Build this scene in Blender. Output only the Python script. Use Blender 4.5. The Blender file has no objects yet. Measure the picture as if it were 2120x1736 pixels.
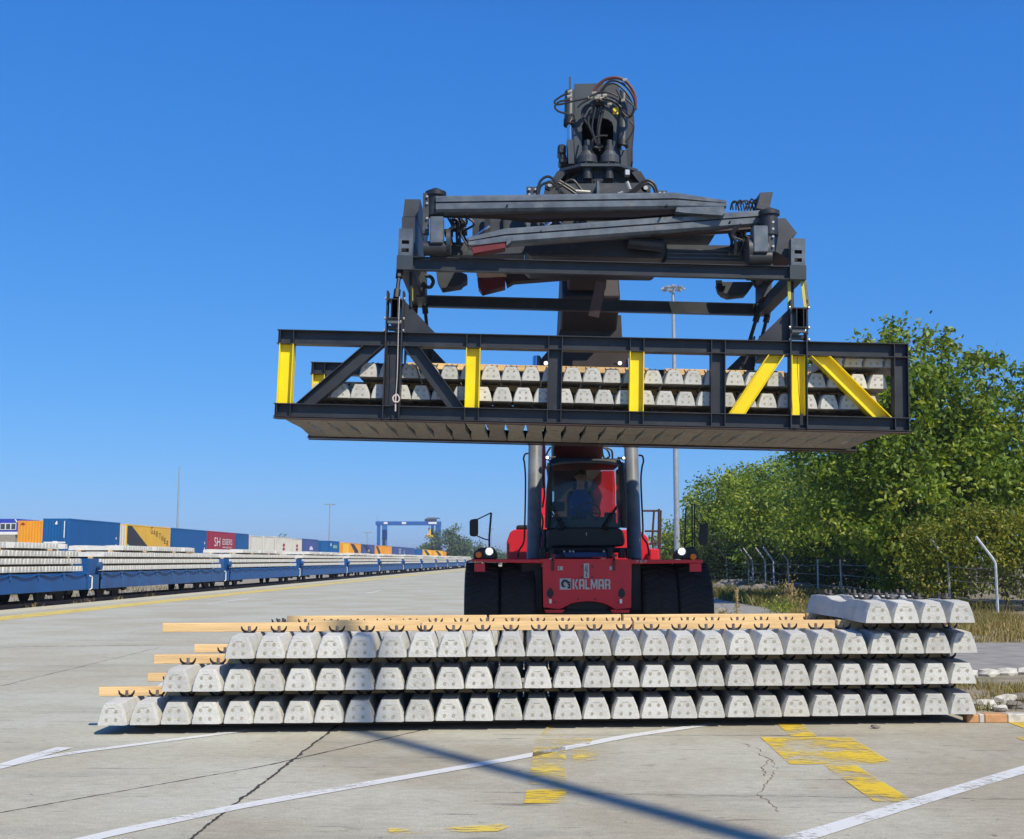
import bpy, math, random
import numpy as np
from mathutils import Vector, Matrix, Euler
random.seed(7)
rng = np.random.default_rng(7)
R = math.radians
scene = bpy.context.scene
COL = scene.collection

# ------------------------------------------------------------------ camera
EYE = 1.73
FPX, CXP, CYP = 2450.0, 1060.0, 868.0          # focal length and centre, in pixels of a 2120 wide view
PITCH = math.atan(290 / FPX)
cam = bpy.data.cameras.new('camera')
cam.sensor_width = 36; cam.lens = 36 * FPX / 2120
cam.clip_start = .1; cam.clip_end = 6000
camo = bpy.data.objects.new('camera', cam); COL.objects.link(camo)
camo.location = (0, 0, EYE); camo.rotation_euler = (R(90) + PITCH, 0, 0)
scene.camera = camo

# ------------------------------------------------------------------ world, sun, exposure
SUN_EL, SUN_AZ = 46.0, 146.8                    # azimuth clockwise from +Y
w = bpy.data.worlds.new('World'); scene.world = w; w.use_nodes = True
nt = w.node_tree; bg = nt.nodes['Background']
sky = nt.nodes.new('ShaderNodeTexSky'); sky.sky_type = 'NISHITA'; sky.sun_disc = False
sky.sun_elevation = R(SUN_EL); sky.sun_rotation = R(SUN_AZ)
sky.altitude = 300; sky.air_density = 1.0; sky.dust_density = 0.25; sky.ozone_density = 4.0
sep = nt.nodes.new('ShaderNodeSeparateColor'); com = nt.nodes.new('ShaderNodeCombineColor')
nt.links.new(sky.outputs[0], sep.inputs[0]); nt.links.new(com.outputs[0], bg.inputs[0])
for i_, (a_, g_) in enumerate(((.455, 1.088), (.636, .654), (1.04, .40))):      # colour grade: out = a * in ^ g at unit exposure
    n1 = nt.nodes.new('ShaderNodeMath'); n1.operation = 'MULTIPLY'; n1.inputs[1].default_value = .1
    n2 = nt.nodes.new('ShaderNodeMath'); n2.operation = 'POWER'; n2.inputs[1].default_value = g_
    n3 = nt.nodes.new('ShaderNodeMath'); n3.operation = 'MULTIPLY'; n3.inputs[1].default_value = a_ * 10
    nt.links.new(sep.outputs[i_], n1.inputs[0]); nt.links.new(n1.outputs[0], n2.inputs[0]); nt.links.new(n2.outputs[0], n3.inputs[0])
    n6 = nt.nodes.new('ShaderNodeMath'); n6.operation = 'POWER'; n6.inputs[1].default_value = 1.6; nt.links.new(n1.outputs[0], n6.inputs[0])
    n4 = nt.nodes.new('ShaderNodeMath'); n4.operation = 'MULTIPLY'; n4.inputs[1].default_value = (1.45, 3.05, 3.6)[i_] * 10; nt.links.new(n6.outputs[0], n4.inputs[0])
    n5 = nt.nodes.new('ShaderNodeMath'); n5.operation = 'MINIMUM'; nt.links.new(n3.outputs[0], n5.inputs[0]); nt.links.new(n4.outputs[0], n5.inputs[1]); nt.links.new(n5.outputs[0], com.inputs[i_])
bg.inputs[1].default_value = 0.10
sd = bpy.data.lights.new('sun', 'SUN'); sd.energy = 5.0; sd.angle = R(.53); sd.color = (1, .90, .70)
so = bpy.data.objects.new('sun', sd); COL.objects.link(so); so.location = (30, -40, 60)
sdir = Vector((math.sin(R(SUN_AZ)) * math.cos(R(SUN_EL)), math.cos(R(SUN_AZ)) * math.cos(R(SUN_EL)), math.sin(R(SUN_EL))))
so.rotation_euler = sdir.to_track_quat('Z', 'Y').to_euler()
vs = scene.view_settings
scene.display_settings.display_device = 'sRGB'
vs.view_transform = 'Standard'; vs.look = 'None'; vs.gamma = 1; vs.use_curve_mapping = False; vs.exposure = 0.0
scene.render.engine = 'CYCLES'
scene.cycles.max_bounces = 6; scene.cycles.transparent_max_bounces = 12
scene.cycles.use_denoising = True

# ------------------------------------------------------------------ helpers
_c, _s = math.cos(PITCH), math.sin(PITCH)
def ray(x, y):
    u = (x - CXP) / FPX; v = -(y - CYP) / FPX
    return Vector((u, _c - v * _s, _s + v * _c))
def P(x, y, Y):                                # point at distance Y seen at pixel x, y
    r = ray(x, y); return Vector((0, 0, EYE)) + r * (Y / r.y)
def G(x, y, z=0.0):                            # point at height z seen at pixel x, y
    r = ray(x, y); return Vector((0, 0, EYE)) + r * ((z - EYE) / r.z)

class MB:
    def __init__(s): s.v = []; s.f = []; s.m = []
    def add(s, vs, fs, m=0):
        o = len(s.v); s.v += [tuple(p) for p in vs]
        s.f += [tuple(i + o for i in f) for f in fs]; s.m += [m] * len(fs)
    def bx(s, x0, x1, y0, y1, z0, z1, m=0):
        vs = [(x0,y0,z0),(x1,y0,z0),(x1,y1,z0),(x0,y1,z0),(x0,y0,z1),(x1,y0,z1),(x1,y1,z1),(x0,y1,z1)]
        s.add(vs, [(0,3,2,1),(4,5,6,7),(0,1,5,4),(1,2,6,5),(2,3,7,6),(3,0,4,7)], m)
    def beam(s, a, b, wd, h, up=(0,0,1), m=0, off=(0,0)):
        a = Vector(a); b = Vector(b); d = (b - a).normalized()
        x = d.cross(Vector(up))
        if x.length < 1e-4: x = d.cross(Vector((1,0,0)))
        x.normalize(); u = x.cross(d).normalized()
        a = a + x * off[0] + u * off[1]; b = b + x * off[0] + u * off[1]
        vs = []
        for p in (a, b):
            for i, j in ((-1,-1),(1,-1),(1,1),(-1,1)): vs.append(p + x * (i * wd / 2) + u * (j * h / 2))
        s.add(vs, [(0,1,2,3),(7,6,5,4),(0,4,5,1),(1,5,6,2),(2,6,7,3),(3,7,4,0)], m)
    def ibeam(s, a, b, h, bw, tw=.012, tf=.014, up=(0,0,1), m=0):
        s.beam(a, b, bw, tf, up, m, (0, h/2 - tf/2)); s.beam(a, b, bw, tf, up, m, (0, -h/2 + tf/2))
        s.beam(a, b, tw, h - 2*tf, up, m)
    def tube(s, pts, r, n=6, m=0, cap=True):
        pts = [Vector(p) for p in pts]; k = len(pts); vs = []; fs = []
        pr = None
        for i, p in enumerate(pts):
            d = (pts[min(i+1,k-1)] - pts[max(i-1,0)]).normalized()
            if pr is None:
                x = d.cross(Vector((0,0,1)))
                if x.length < .05: x = d.cross(Vector((1,0,0)))
            else: x = pr - d * pr.dot(d)
            x.normalize(); pr = x; y = d.cross(x)
            rr = r[i] if isinstance(r, (list, tuple)) else r
            for j in range(n):
                t = 2*math.pi*j/n; vs.append(p + (x*math.cos(t) + y*math.sin(t))*rr)
        for i in range(k-1):
            for j in range(n):
                fs.append((i*n+j, i*n+(j+1)%n, (i+1)*n+(j+1)%n, (i+1)*n+j))
        if cap: fs += [tuple(range(n))[::-1], tuple((k-1)*n+j for j in range(n))]
        s.add(vs, fs, m)
    def cyl(s, a, b, r, n=12, r2=None, m=0): s.tube([a, b], [r, r if r2 is None else r2], n, m)
    def prism(s, poly, to3, d0, d1, m=0):        # poly in 2D, to3(u,v,d)
        n = len(poly)
        vs = [to3(u, v, d0) for u, v in poly] + [to3(u, v, d1) for u, v in poly]
        fs = [tuple(range(n))[::-1], tuple(n+i for i in range(n))] + [(i, (i+1)%n, n+(i+1)%n, n+i) for i in range(n)]
        s.add(vs, fs, m)
    def lathe(s, prof, c, axis='z', n=16, m=0):   # prof: (radius, height)
        vs = []; fs = []; k = len(prof)
        for r_, h in prof:
            for j in range(n):
                t = 2*math.pi*j/n; a, b = r_*math.cos(t), r_*math.sin(t)
                q = {'z': (a,b,h), 'x': (h,a,b), 'y': (b,h,a)}[axis]
                vs.append((c[0]+q[0], c[1]+q[1], c[2]+q[2]))
        for i in range(k-1):
            for j in range(n): fs.append((i*n+j, i*n+(j+1)%n, (i+1)*n+(j+1)%n, (i+1)*n+j))
        fs += [tuple(range(n))[::-1], tuple((k-1)*n+j for j in range(n))]
        s.add(vs, fs, m)
    def ico(s, c, r, sq=(1,1,1), m=0, jit=0, n=8, k=5):
        vs = [(c[0], c[1], c[2]-r*sq[2])]; fs = []
        for i in range(1, k):
            a = math.pi*i/k - math.pi/2
            for j in range(n):
                t = 2*math.pi*(j + .5*(i%2))/n; q = r*(1 + random.uniform(-jit, jit))
                vs.append((c[0]+q*math.cos(a)*math.cos(t)*sq[0], c[1]+q*math.cos(a)*math.sin(t)*sq[1], c[2]+q*math.sin(a)*sq[2]))
        vs.append((c[0], c[1], c[2]+r*sq[2])); top = len(vs)-1
        for j in range(n): fs.append((0, 1+(j+1)%n, 1+j))
        for i in range(k-2):
            for j in range(n): fs.append((1+i*n+j, 1+i*n+(j+1)%n, 1+(i+1)*n+(j+1)%n, 1+(i+1)*n+j))
        for j in range(n): fs.append((1+(k-2)*n+j, 1+(k-2)*n+(j+1)%n, top))
        s.add(vs, fs, m)
    def mesh(s, name, mats, org=(0,0,0), smooth=False):
        me = bpy.data.meshes.new(name); o = Vector(org)
        me.from_pydata([(v[0]-o.x, v[1]-o.y, v[2]-o.z) for v in s.v], [], s.f)
        if not isinstance(mats, (list, tuple)): mats = [mats]
        for q in mats: me.materials.append(q)
        me.polygons.foreach_set('material_index', s.m)
        if smooth:
            me.polygons.foreach_set('use_smooth', [True]*len(s.f))
        me.update(); return me
    def build(s, name, mats, parent=None, smooth=False, bevel=0, org=None):
        if org is None: org = parent['_org'] if parent is not None and '_org' in parent else (0,0,0)
        o = bpy.data.objects.new(name, s.mesh(name, mats, org, smooth)); COL.objects.link(o)
        if parent is not None: o.parent = parent
        elif org != (0,0,0): o.location = org
        if parent is not None and '_org' in parent: o['_org'] = parent['_org']
        if smooth:
            try: o.data.set_sharp_from_angle(angle=R(35))
            except Exception: pass
        if bevel:
            b = o.modifiers.new('bevel', 'BEVEL'); b.width = bevel; b.segments = 1; b.limit_method = 'ANGLE'
        return o

def tag(o, label=None, cat=None, group=None, kind=None):
    if label: o['label'] = label
    if cat: o['category'] = cat
    if group: o['group'] = group
    if kind: o['kind'] = kind
    return o
def empty(name, loc, rot=(0,0,0), worldpts=False):
    o = bpy.data.objects.new(name, None); COL.objects.link(o)
    o.location = loc; o.rotation_euler = rot; o.empty_display_size = .2
    if worldpts: o['_org'] = tuple(loc)
    return o
def link_copy(src, parent=None):
    c = src.copy(); COL.objects.link(c)
    if parent is not None: c.parent = parent
    return c
def copy_tree(o, parent=None):
    c = link_copy(o, parent)
    for ch in list(o.children): copy_tree(ch, c)
    return c
def smoothline(pts, k=5):
    pts = [Vector(p) for p in pts]; q = [pts[0]*2-pts[1]] + pts + [pts[-1]*2-pts[-2]]; out = []
    for i in range(1, len(q)-2):
        p0, p1, p2, p3 = q[i-1:i+3]
        for j in range(k):
            t = j/k
            out.append(.5*((2*p1)+(p2-p0)*t+(2*p0-5*p1+4*p2-p3)*t*t+(3*p1-p0-3*p2+p3)*t**3))
    out.append(pts[-1]); return out
ORD = ['first','second','third','fourth','fifth','sixth','seventh','eighth','ninth','tenth','eleventh','twelfth','thirteenth','fourteenth','fifteenth','sixteenth','seventeenth','eighteenth','nineteenth','twentieth']
ORD += ['twenty-' + x for x in ORD[:9]] + ['thirtieth'] + ['thirty-' + x for x in ORD[:9]] + ['fortieth']

# ------------------------------------------------------------------ materials
def M(name, col, rough=.6, metal=0., var=.12, scale=2.5, bump=0., bscale=60, dirt=None, damt=.0, dscale=3, objrand=0., spec=.5, stretch=(1,1,1), coat=0):
    m = bpy.data.materials.new(name); m.use_nodes = True
    t = m.node_tree; n = t.nodes; L = t.links; b = n['Principled BSDF']
    b.inputs['Roughness'].default_value = rough; b.inputs['Metallic'].default_value = metal
    b.inputs['Specular IOR Level'].default_value = spec
    if coat: b.inputs['Coat Weight'].default_value = coat; b.inputs['Coat Roughness'].default_value = .15
    tc = n.new('ShaderNodeTexCoord'); mp = n.new('ShaderNodeMapping'); mp.inputs['Scale'].default_value = stretch
    L.new(tc.outputs['Object'], mp.inputs['Vector'])
    oi = n.new('ShaderNodeObjectInfo')
    vadd = n.new('ShaderNodeVectorMath'); vadd.operation = 'ADD'
    cm = n.new('ShaderNodeMath'); cm.operation = 'MULTIPLY'; cm.inputs[1].default_value = 37.0
    L.new(oi.outputs['Random'], cm.inputs[0]); L.new(mp.outputs[0], vadd.inputs[0]); L.new(cm.outputs[0], vadd.inputs[1])
    nz = n.new('ShaderNodeTexNoise'); nz.inputs['Scale'].default_value = scale; nz.inputs['Detail'].default_value = 6
    L.new(vadd.outputs[0], nz.inputs['Vector'])
    mr = n.new('ShaderNodeMapRange'); mr.inputs[1].default_value = .3; mr.inputs[2].default_value = .7
    mr.inputs[3].default_value = 1 - var; mr.inputs[4].default_value = 1 + var
    L.new(nz.outputs['Fac'], mr.inputs[0])
    last = mr.outputs[0]
    if objrand:
        mo = n.new('ShaderNodeMapRange'); mo.inputs[3].default_value = 1 - objrand; mo.inputs[4].default_value = 1 + objrand
        L.new(oi.outputs['Random'], mo.inputs[0])
        mm = n.new('ShaderNodeMath'); mm.operation = 'MULTIPLY'; L.new(last, mm.inputs[0]); L.new(mo.outputs[0], mm.inputs[1]); last = mm.outputs[0]
    vm = n.new('ShaderNodeVectorMath'); vm.operation = 'SCALE'; vm.inputs[0].default_value = col[:3]
    L.new(last, vm.inputs['Scale']); out = vm.outputs[0]
    if dirt is not None:
        n2 = n.new('ShaderNodeTexNoise'); n2.inputs['Scale'].default_value = dscale; n2.inputs['Detail'].default_value = 8; n2.inputs['Roughness'].default_value = .65
        L.new(vadd.outputs[0], n2.inputs['Vector'])
        r2 = n.new('ShaderNodeMapRange'); r2.inputs[1].default_value = .62 - .25*damt; r2.inputs[2].default_value = .78 - .2*damt
        r2.inputs[4].default_value = min(1, .4 + damt); L.new(n2.outputs['Fac'], r2.inputs[0])
        mx = n.new('ShaderNodeMix'); mx.data_type = 'RGBA'; L.new(r2.outputs[0], mx.inputs[0]); L.new(out, mx.inputs[6])
        mx.inputs[7].default_value = (*dirt, 1); out = mx.outputs[2]
    L.new(out, b.inputs['Base Color'])
    rr = n.new('ShaderNodeMapRange'); rr.inputs[3].default_value = max(0, rough - .08); rr.inputs[4].default_value = min(1, rough + .1)
    L.new(nz.outputs['Fac'], rr.inputs[0]); L.new(rr.outputs[0], b.inputs['Roughness'])
    if bump:
        nb = n.new('ShaderNodeTexNoise'); nb.inputs['Scale'].default_value = bscale; nb.inputs['Detail'].default_value = 5
        L.new(vadd.outputs[0], nb.inputs['Vector'])
        bp = n.new('ShaderNodeBump'); bp.inputs['Strength'].default_value = bump; bp.inputs['Distance'].default_value = .02
        L.new(nb.outputs['Fac'], bp.inputs['Height']); L.new(bp.outputs[0], b.inputs['Normal'])
    return m
def emit(name, col, st):
    m = bpy.data.materials.new(name); m.use_nodes = True; b = m.node_tree.nodes['Principled BSDF']
    b.inputs['Base Color'].default_value = (.8,.8,.8,1); b.inputs['Emission Color'].default_value = (*col, 1); b.inputs['Emission Strength'].default_value = st
    return m

m_black = M('black_steel', (.022,.025,.032), .45, 0, .35, 2, .08, 30, dirt=(.075,.072,.07), damt=.2, dscale=3.5)
m_blackrust = M('primer_brown_steel', (.055,.032,.030), .7, 0, .25, 3, dirt=(.02,.02,.022), damt=.3)
m_yellow = M('yellow_paint', (.86,.66,.0), .42, 0, .07, 3, dirt=(.38,.30,.06), damt=.0, dscale=5)
m_arm = M('worn_grey_steel', (.105,.128,.158), .38, .15, .3, 5, .1, 25, dirt=(.24,.215,.185), damt=.26, dscale=4)
m_spread = M('dark_grey_steel', (.045,.052,.064), .5, .1, .25, 3, .05, 30, dirt=(.13,.12,.10), damt=.2, dscale=4)
m_darkg = M('boom_grey', (.040,.052,.066), .45, .05, .15, 2, dirt=(.1,.1,.1), damt=.0)
m_boom = M('boom_underside', (.030,.022,.022), .6, 0, .2, 1.5, dirt=(.06,.035,.03), damt=.2)
m_red = M('machine_red', (.60,.012,.022), .38, 0, .08, 1.5, dirt=(.2,.03,.03), damt=-.05, coat=.3)
m_redb = M('worn_red', (.15,.014,.018), .5, 0, .25, 5, dirt=(.04,.028,.028), damt=.4, dscale=5)
m_rubber = M('tyre_rubber', (.016,.017,.019), .85, 0, .2, 3, .1, 30, dirt=(.05,.045,.04), damt=.0)
m_plastic = M('black_plastic', (.013,.014,.017), .5, 0, .1)
m_hose = M('hydraulic_hose', (.016,.016,.018), .4, 0, .1)
m_hosered = M('red_brown_hose', (.10,.03,.03), .5)
m_chrome = M('chrome_rod', (.7,.72,.75), .12, 1., .03)
m_zinc = M('zinc_fitting', (.55,.53,.45), .4, .8, .1)
m_cyl = M('cylinder_grey', (.17,.19,.215), .5, 0, .25, 2.5, dirt=(.09,.10,.12), damt=.3, dscale=5)
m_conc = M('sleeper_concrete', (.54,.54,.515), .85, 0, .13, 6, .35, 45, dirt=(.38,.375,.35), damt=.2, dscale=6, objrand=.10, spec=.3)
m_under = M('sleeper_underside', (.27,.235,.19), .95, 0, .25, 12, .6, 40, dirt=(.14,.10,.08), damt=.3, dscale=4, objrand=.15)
m_patch = M('anchor_mortar', (.36,.335,.27), .9, 0, .3, 30, .1)
m_joint = M('asphalt_joint', (.045,.042,.04), .9, 0, .3, 20, .3)
m_clip = M('clip_steel', (.018,.018,.02), .5, .3, .2, 20)
m_bolt = M('bolt_steel', (.22,.18,.16), .5, .6, .3, 30)
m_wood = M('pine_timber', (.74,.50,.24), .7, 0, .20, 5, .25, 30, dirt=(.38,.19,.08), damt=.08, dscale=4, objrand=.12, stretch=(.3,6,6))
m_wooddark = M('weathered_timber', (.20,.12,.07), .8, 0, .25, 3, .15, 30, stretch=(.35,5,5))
m_blue = M('wagon_blue', (.006,.080,.27), .5, 0, .18, 1.2, dirt=(.03,.06,.13), damt=.2, dscale=2)
m_blue2 = M('wagon_faded_blue', (.025,.09,.25), .55, 0, .2, 1.2, dirt=(.06,.08,.14), damt=.25, dscale=2)
m_wheel = M('wagon_underframe', (.016,.014,.013), .8, 0, .3)
m_cblue = M('container_blue', (.002,.095,.30), .5, 0, .1, .6, dirt=(.02,.08,.2), damt=-.05)
m_cindigo = M('container_indigo', (.05,.085,.25), .55, 0, .12, .6, dirt=(.1,.08,.1), damt=.05)
m_corange = M('container_orange', (.78,.33,.02), .5, 0, .1, .6, dirt=(.35,.12,.03), damt=.05)
m_cyell = M('container_yellow', (.85,.48,.03), .5, 0, .08, .6)
m_cwhite = M('container_white', (.60,.58,.52), .6, 0, .08, .8, dirt=(.3,.24,.18), damt=.05)
m_cred = M('container_red', (.38,.015,.03), .5, 0, .08, .6)
m_cblack = M('container_black', (.035,.033,.03), .55, 0, .1)
m_cteal = M('container_teal', (.25,.50,.42), .6)
m_white = M('white_paint', (.78,.78,.76), .6, 0, .05)
m_craneblue = M('crane_blue', (.02,.11,.38), .5, 0, .1)
m_galv = M('galvanised_steel', (.42,.45,.48), .45, .5, .12, 3)
m_post = M('painted_post', (.50,.55,.60), .6, 0, .15, 8, dirt=(.2,.15,.12), damt=.2, dscale=12)
m_orangeL = M('indicator_orange', (.75,.18,.01), .3)
m_skin = M('skin', (.45,.24,.17), .6, 0, .04)
m_hair = M('black_hair', (.012,.010,.009), .7)
m_shirt = M('blue_shirt', (.01,.06,.42), .85, 0, .1, 10)
m_lamp = emit('headlight_glow', (.95,1,.93), 3)
m_lamp2 = emit('work_light_glow', (.88,1,.80), 1.4)
m_strap = M('yellow_webbing', (.42,.39,.10), .8)
m_rope = M('pale_rope', (.55,.48,.46), .9)
m_rock = M('rock', (.20,.18,.16), .9, 0, .3, 3, .5, 10)
m_bark = M('bark', (.09,.075,.06), .9, 0, .3, 6, .4, 20)
m_asph = M('asphalt', (.27,.262,.245), .9, 0, .2, 2.5, .3, 80, dirt=(.36,.33,.27), damt=.3, dscale=.9)
m_ballast = M('ballast', (.30,.27,.22), .95, 0, .35, 8, .6, 12, dirt=(.12,.13,.06), damt=.25, dscale=.5)
m_soil = M('dry_soil', (.27,.23,.17), .95, 0, .3, 3, .5, 12, dirt=(.10,.12,.04), damt=.3, dscale=1.2)
m_field = M('dry_field', (.26,.24,.13), .95, 0, .3, .05, dirt=(.08,.11,.04), damt=.35, dscale=.02)

def glass(name, tint, gloss=.10):
    m = bpy.data.materials.new(name); m.use_nodes = True; t = m.node_tree; n = t.nodes; n.clear(); L = t.links
    o = n.new('ShaderNodeOutputMaterial'); mx = n.new('ShaderNodeMixShader'); tr = n.new('ShaderNodeBsdfTransparent'); gl = n.new('ShaderNodeBsdfGlossy')
    tr.inputs[0].default_value = (*tint, 1); gl.inputs['Roughness'].default_value = .03
    fr = n.new('ShaderNodeFresnel'); fr.inputs[0].default_value = 1.45
    ad = n.new('ShaderNodeMath'); ad.operation = 'ADD'; ad.inputs[1].default_value = gloss; L.new(fr.outputs[0], ad.inputs[0])
    L.new(ad.outputs[0], mx.inputs[0]); L.new(tr.outputs[0], mx.inputs[1]); L.new(gl.outputs[0], mx.inputs[2]); L.new(mx.outputs[0], o.inputs[0])
    return m
m_glass = glass('cab_glass', (.64,.70,.68), .0)

def ground_concrete(name, base, brown):
    m = bpy.data.materials.new(name); m.use_nodes = True; t = m.node_tree; n = t.nodes; L = t.links; b = n['Principled BSDF']
    tc = n.new('ShaderNodeTexCoord')
    def noise(sc, det, st=(1,1,1), rough=.55, rot=0):
        mp = n.new('ShaderNodeMapping'); mp.inputs['Scale'].default_value = st; mp.inputs['Rotation'].default_value = (0,0,rot); L.new(tc.outputs['Object'], mp.inputs[0])
        z = n.new('ShaderNodeTexNoise'); z.inputs['Scale'].default_value = sc; z.inputs['Detail'].default_value = det; z.inputs['Roughness'].default_value = rough
        L.new(mp.outputs[0], z.inputs['Vector']); return z.outputs['Fac']
    def rng_(src, a, b_, c, d):
        r = n.new('ShaderNodeMapRange'); r.inputs[1].default_value = a; r.inputs[2].default_value = b_; r.inputs[3].default_value = c; r.inputs[4].default_value = d
        L.new(src, r.inputs[0]); return r.outputs[0]
    def mul(a, b_):
        q = n.new('ShaderNodeMath'); q.operation = 'MULTIPLY'; L.new(a, q.inputs[0]); L.new(b_, q.inputs[1]); return q.outputs[0]
    def mix(f, a, col, isout=True):
        q = n.new('ShaderNodeMix'); q.data_type = 'RGBA'; L.new(f, q.inputs[0])
        if isinstance(a, tuple): q.inputs[6].default_value = (*a, 1)
        else: L.new(a, q.inputs[6])
        q.inputs[7].default_value = (*col, 1); return q.outputs[2]
    c = mix(rng_(noise(.35, 7), .42, .58, 0, 1.0), base, brown)
    c = mix(rng_(noise(.9, 8, (1, 3.2, 1), .7, .15), .55, .68, 0, .5), c, tuple(x*.74 for x in base))
    c = mix(rng_(noise(2.2, 7, (1, 1.4, 1), .7), .60, .66, 0, .42), c, tuple(x*.66 for x in brown))
    c = mix(rng_(noise(1.1, 5, (1, 9, 1), .6, -.1), .64, .68, 0, .6), c, (.10,.095,.085))
    c = mix(rng_(noise(.25, 4, (1, 7, 1), .6, .05), .55, .64, 0, .35), c, tuple(x*.6 for x in base))
    c = mix(rng_(noise(3.5, 6, (1, 1.5, 1), .75), .60, .70, 0, .4), c, tuple(min(1,x*1.25) for x in base))
    c = mix(rng_(noise(.5, 9, (1, 5, 1), .75, .5), .66, .72, 0, .5), c, (.27,.19,.12))
    c = mix(rng_(noise(13, 3), .69, .72, 0, .6), c, (.07,.065,.06))
    c = mix(rng_(noise(1.6, 4, (1, 2.2, 1), .5, .3), .70, .76, 0, .55), c, (.13,.12,.105))
    sp = mul(rng_(noise(60, 3), .3, .7, .84, 1.16), rng_(noise(9, 6, (1, 2, 1)), .3, .7, .88, 1.12))
    vm = n.new('ShaderNodeVectorMath'); vm.operation = 'SCALE'; L.new(c, vm.inputs[0]); L.new(sp, vm.inputs['Scale'])
    L.new(vm.outputs[0], b.inputs['Base Color']); b.inputs['Roughness'].default_value = .85; b.inputs['Specular IOR Level'].default_value = .3
    bp = n.new('ShaderNodeBump'); bp.inputs['Strength'].default_value = .35; bp.inputs['Distance'].default_value = .01
    L.new(noise(35, 6, (1,1,1), .7), bp.inputs['Height']); L.new(bp.outputs[0], b.inputs['Normal'])
    return m
m_g1 = ground_concrete('yard_concrete_left', (.47,.465,.395), (.42,.395,.31))
m_g2 = ground_concrete('yard_concrete_right', (.445,.43,.355), (.36,.325,.25))

def worn_paint(name, col, wear, sc=9, st=(1,3,1), patch=2.0):
    m = bpy.data.materials.new(name); m.use_nodes = True; t = m.node_tree; n = t.nodes; L = t.links; b = n['Principled BSDF']
    b.inputs['Base Color'].default_value = (*col, 1); b.inputs['Roughness'].default_value = .7
    tc = n.new('ShaderNodeTexCoord'); mp = n.new('ShaderNodeMapping'); mp.inputs['Scale'].default_value = st; L.new(tc.outputs['Object'], mp.inputs[0])
    z = n.new('ShaderNodeTexNoise'); z.inputs['Scale'].default_value = sc; z.inputs['Detail'].default_value = 9; z.inputs['Roughness'].default_value = .75; L.new(mp.outputs[0], z.inputs['Vector'])
    z2 = n.new('ShaderNodeTexNoise'); z2.inputs['Scale'].default_value = patch; z2.inputs['Detail'].default_value = 3; L.new(tc.outputs['Object'], z2.inputs['Vector'])
    ad = n.new('ShaderNodeMath'); ad.operation = 'ADD'; L.new(z.outputs['Fac'], ad.inputs[0])
    m2 = n.new('ShaderNodeMath'); m2.operation = 'MULTIPLY'; m2.inputs[1].default_value = .6; L.new(z2.outputs['Fac'], m2.inputs[0]); L.new(m2.outputs[0], ad.inputs[1])
    mr = n.new('ShaderNodeMapRange'); mr.inputs[1].default_value = .68 + wear; mr.inputs[2].default_value = .78 + wear; mr.inputs[3].default_value = 0; mr.inputs[4].default_value = .88
    L.new(ad.outputs[0], mr.inputs[0]); L.new(mr.outputs[0], b.inputs['Alpha'])
    return m
m_pwhite = worn_paint('worn_white_line', (.74,.75,.75), -.035, 14)
m_pyel = worn_paint('worn_yellow_mark', (.80,.56,.03), .06, 7, (1,6,1))
m_pyel2 = worn_paint('faded_yellow_mark', (.80,.60,.10), .115, 7, (1,5,1))
m_pcream = worn_paint('platform_cream_band', (.62,.58,.42), -.15, 2)
m_pyline = worn_paint('platform_yellow_line', (.75,.58,.14), -.05, 2)

# ------------------------------------------------------------------ ground
def poly_sheet(name, pts, z, mat, kind='structure'):
    b = MB(); n = len(pts); b.add([(p[0], p[1], z) for p in pts], [tuple(range(n))])
    o = b.build(name, mat)
    if o.data.polygons[0].normal.z < 0: o.data.flip_normals()
    tag(o, kind=kind); return o
TH = math.atan(95 / FPX)                                   # heading of the tracks
TD = Vector((math.sin(TH), math.cos(TH), 0)); TL = Vector((-math.cos(TH), math.sin(TH), 0))
def T(L_, s, z=0): q = TD * s + TL * L_; return Vector((q.x, q.y, z))
poly_sheet('ground', [(-3500,-600),(3500,-600),(3500,5000),(-3500,5000)], -.22, m_field)
c0, c1 = G(395,1736), G(685,1512)
cd = (c1 - c0).normalized(); cA = c0 - cd*14; cB = c0 + cd*60
eA, eB = T(19.2,-15), T(19.2,420)
poly_sheet('pavement', [eA, cA, cB, (cB.x, 420), eB], 0, m_g1)
poly_sheet('pavement', [cA, (15,-15), (15,420), (cB.x,420), cB], 0, m_g2)
def slab_edge():                                            # platform edge face
    b = MB(); a, c = T(19.2,-15), T(19.2,420); b.beam(a + Vector((0,0,-.12)), c + Vector((0,0,-.12)), .06, .236); return b.build('platform_edge', m_g1)
tag(slab_edge(), kind='structure')
poly_sheet('rail_bed', [T(19.3,-15), T(19.3,900), T(36,900), T(36,-15)], -.16, m_ballast)
b = MB(); q = [T(36,10,-.2), T(38.5,10,2.42), T(90,10,2.42), T(36,900,-.2), T(38.5,900,2.42), T(90,900,2.42)]
b.add(q, [(0,1,4,3),(1,2,5,4)]); tag(b.build('embankment', m_ballast), kind='structure')
def strip(name, a, c, wd, z, mat):
    a = Vector(a); c = Vector(c); d = (c - a).normalized(); nn = Vector((-d.y, d.x, 0)) * (wd/2)
    return poly_sheet(name, [a-nn, c-nn, c+nn, a+nn], z, mat)
poly_sheet('platform_edge_band', [T(19.15,5), T(17.8,5), T(17.8,400), T(19.15,400)], .004, m_pcream)
poly_sheet('platform_yellow_line', [T(17.0,5), T(15.9,5), T(15.9,400), T(17.0,400)], .004, m_pyline)
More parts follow.
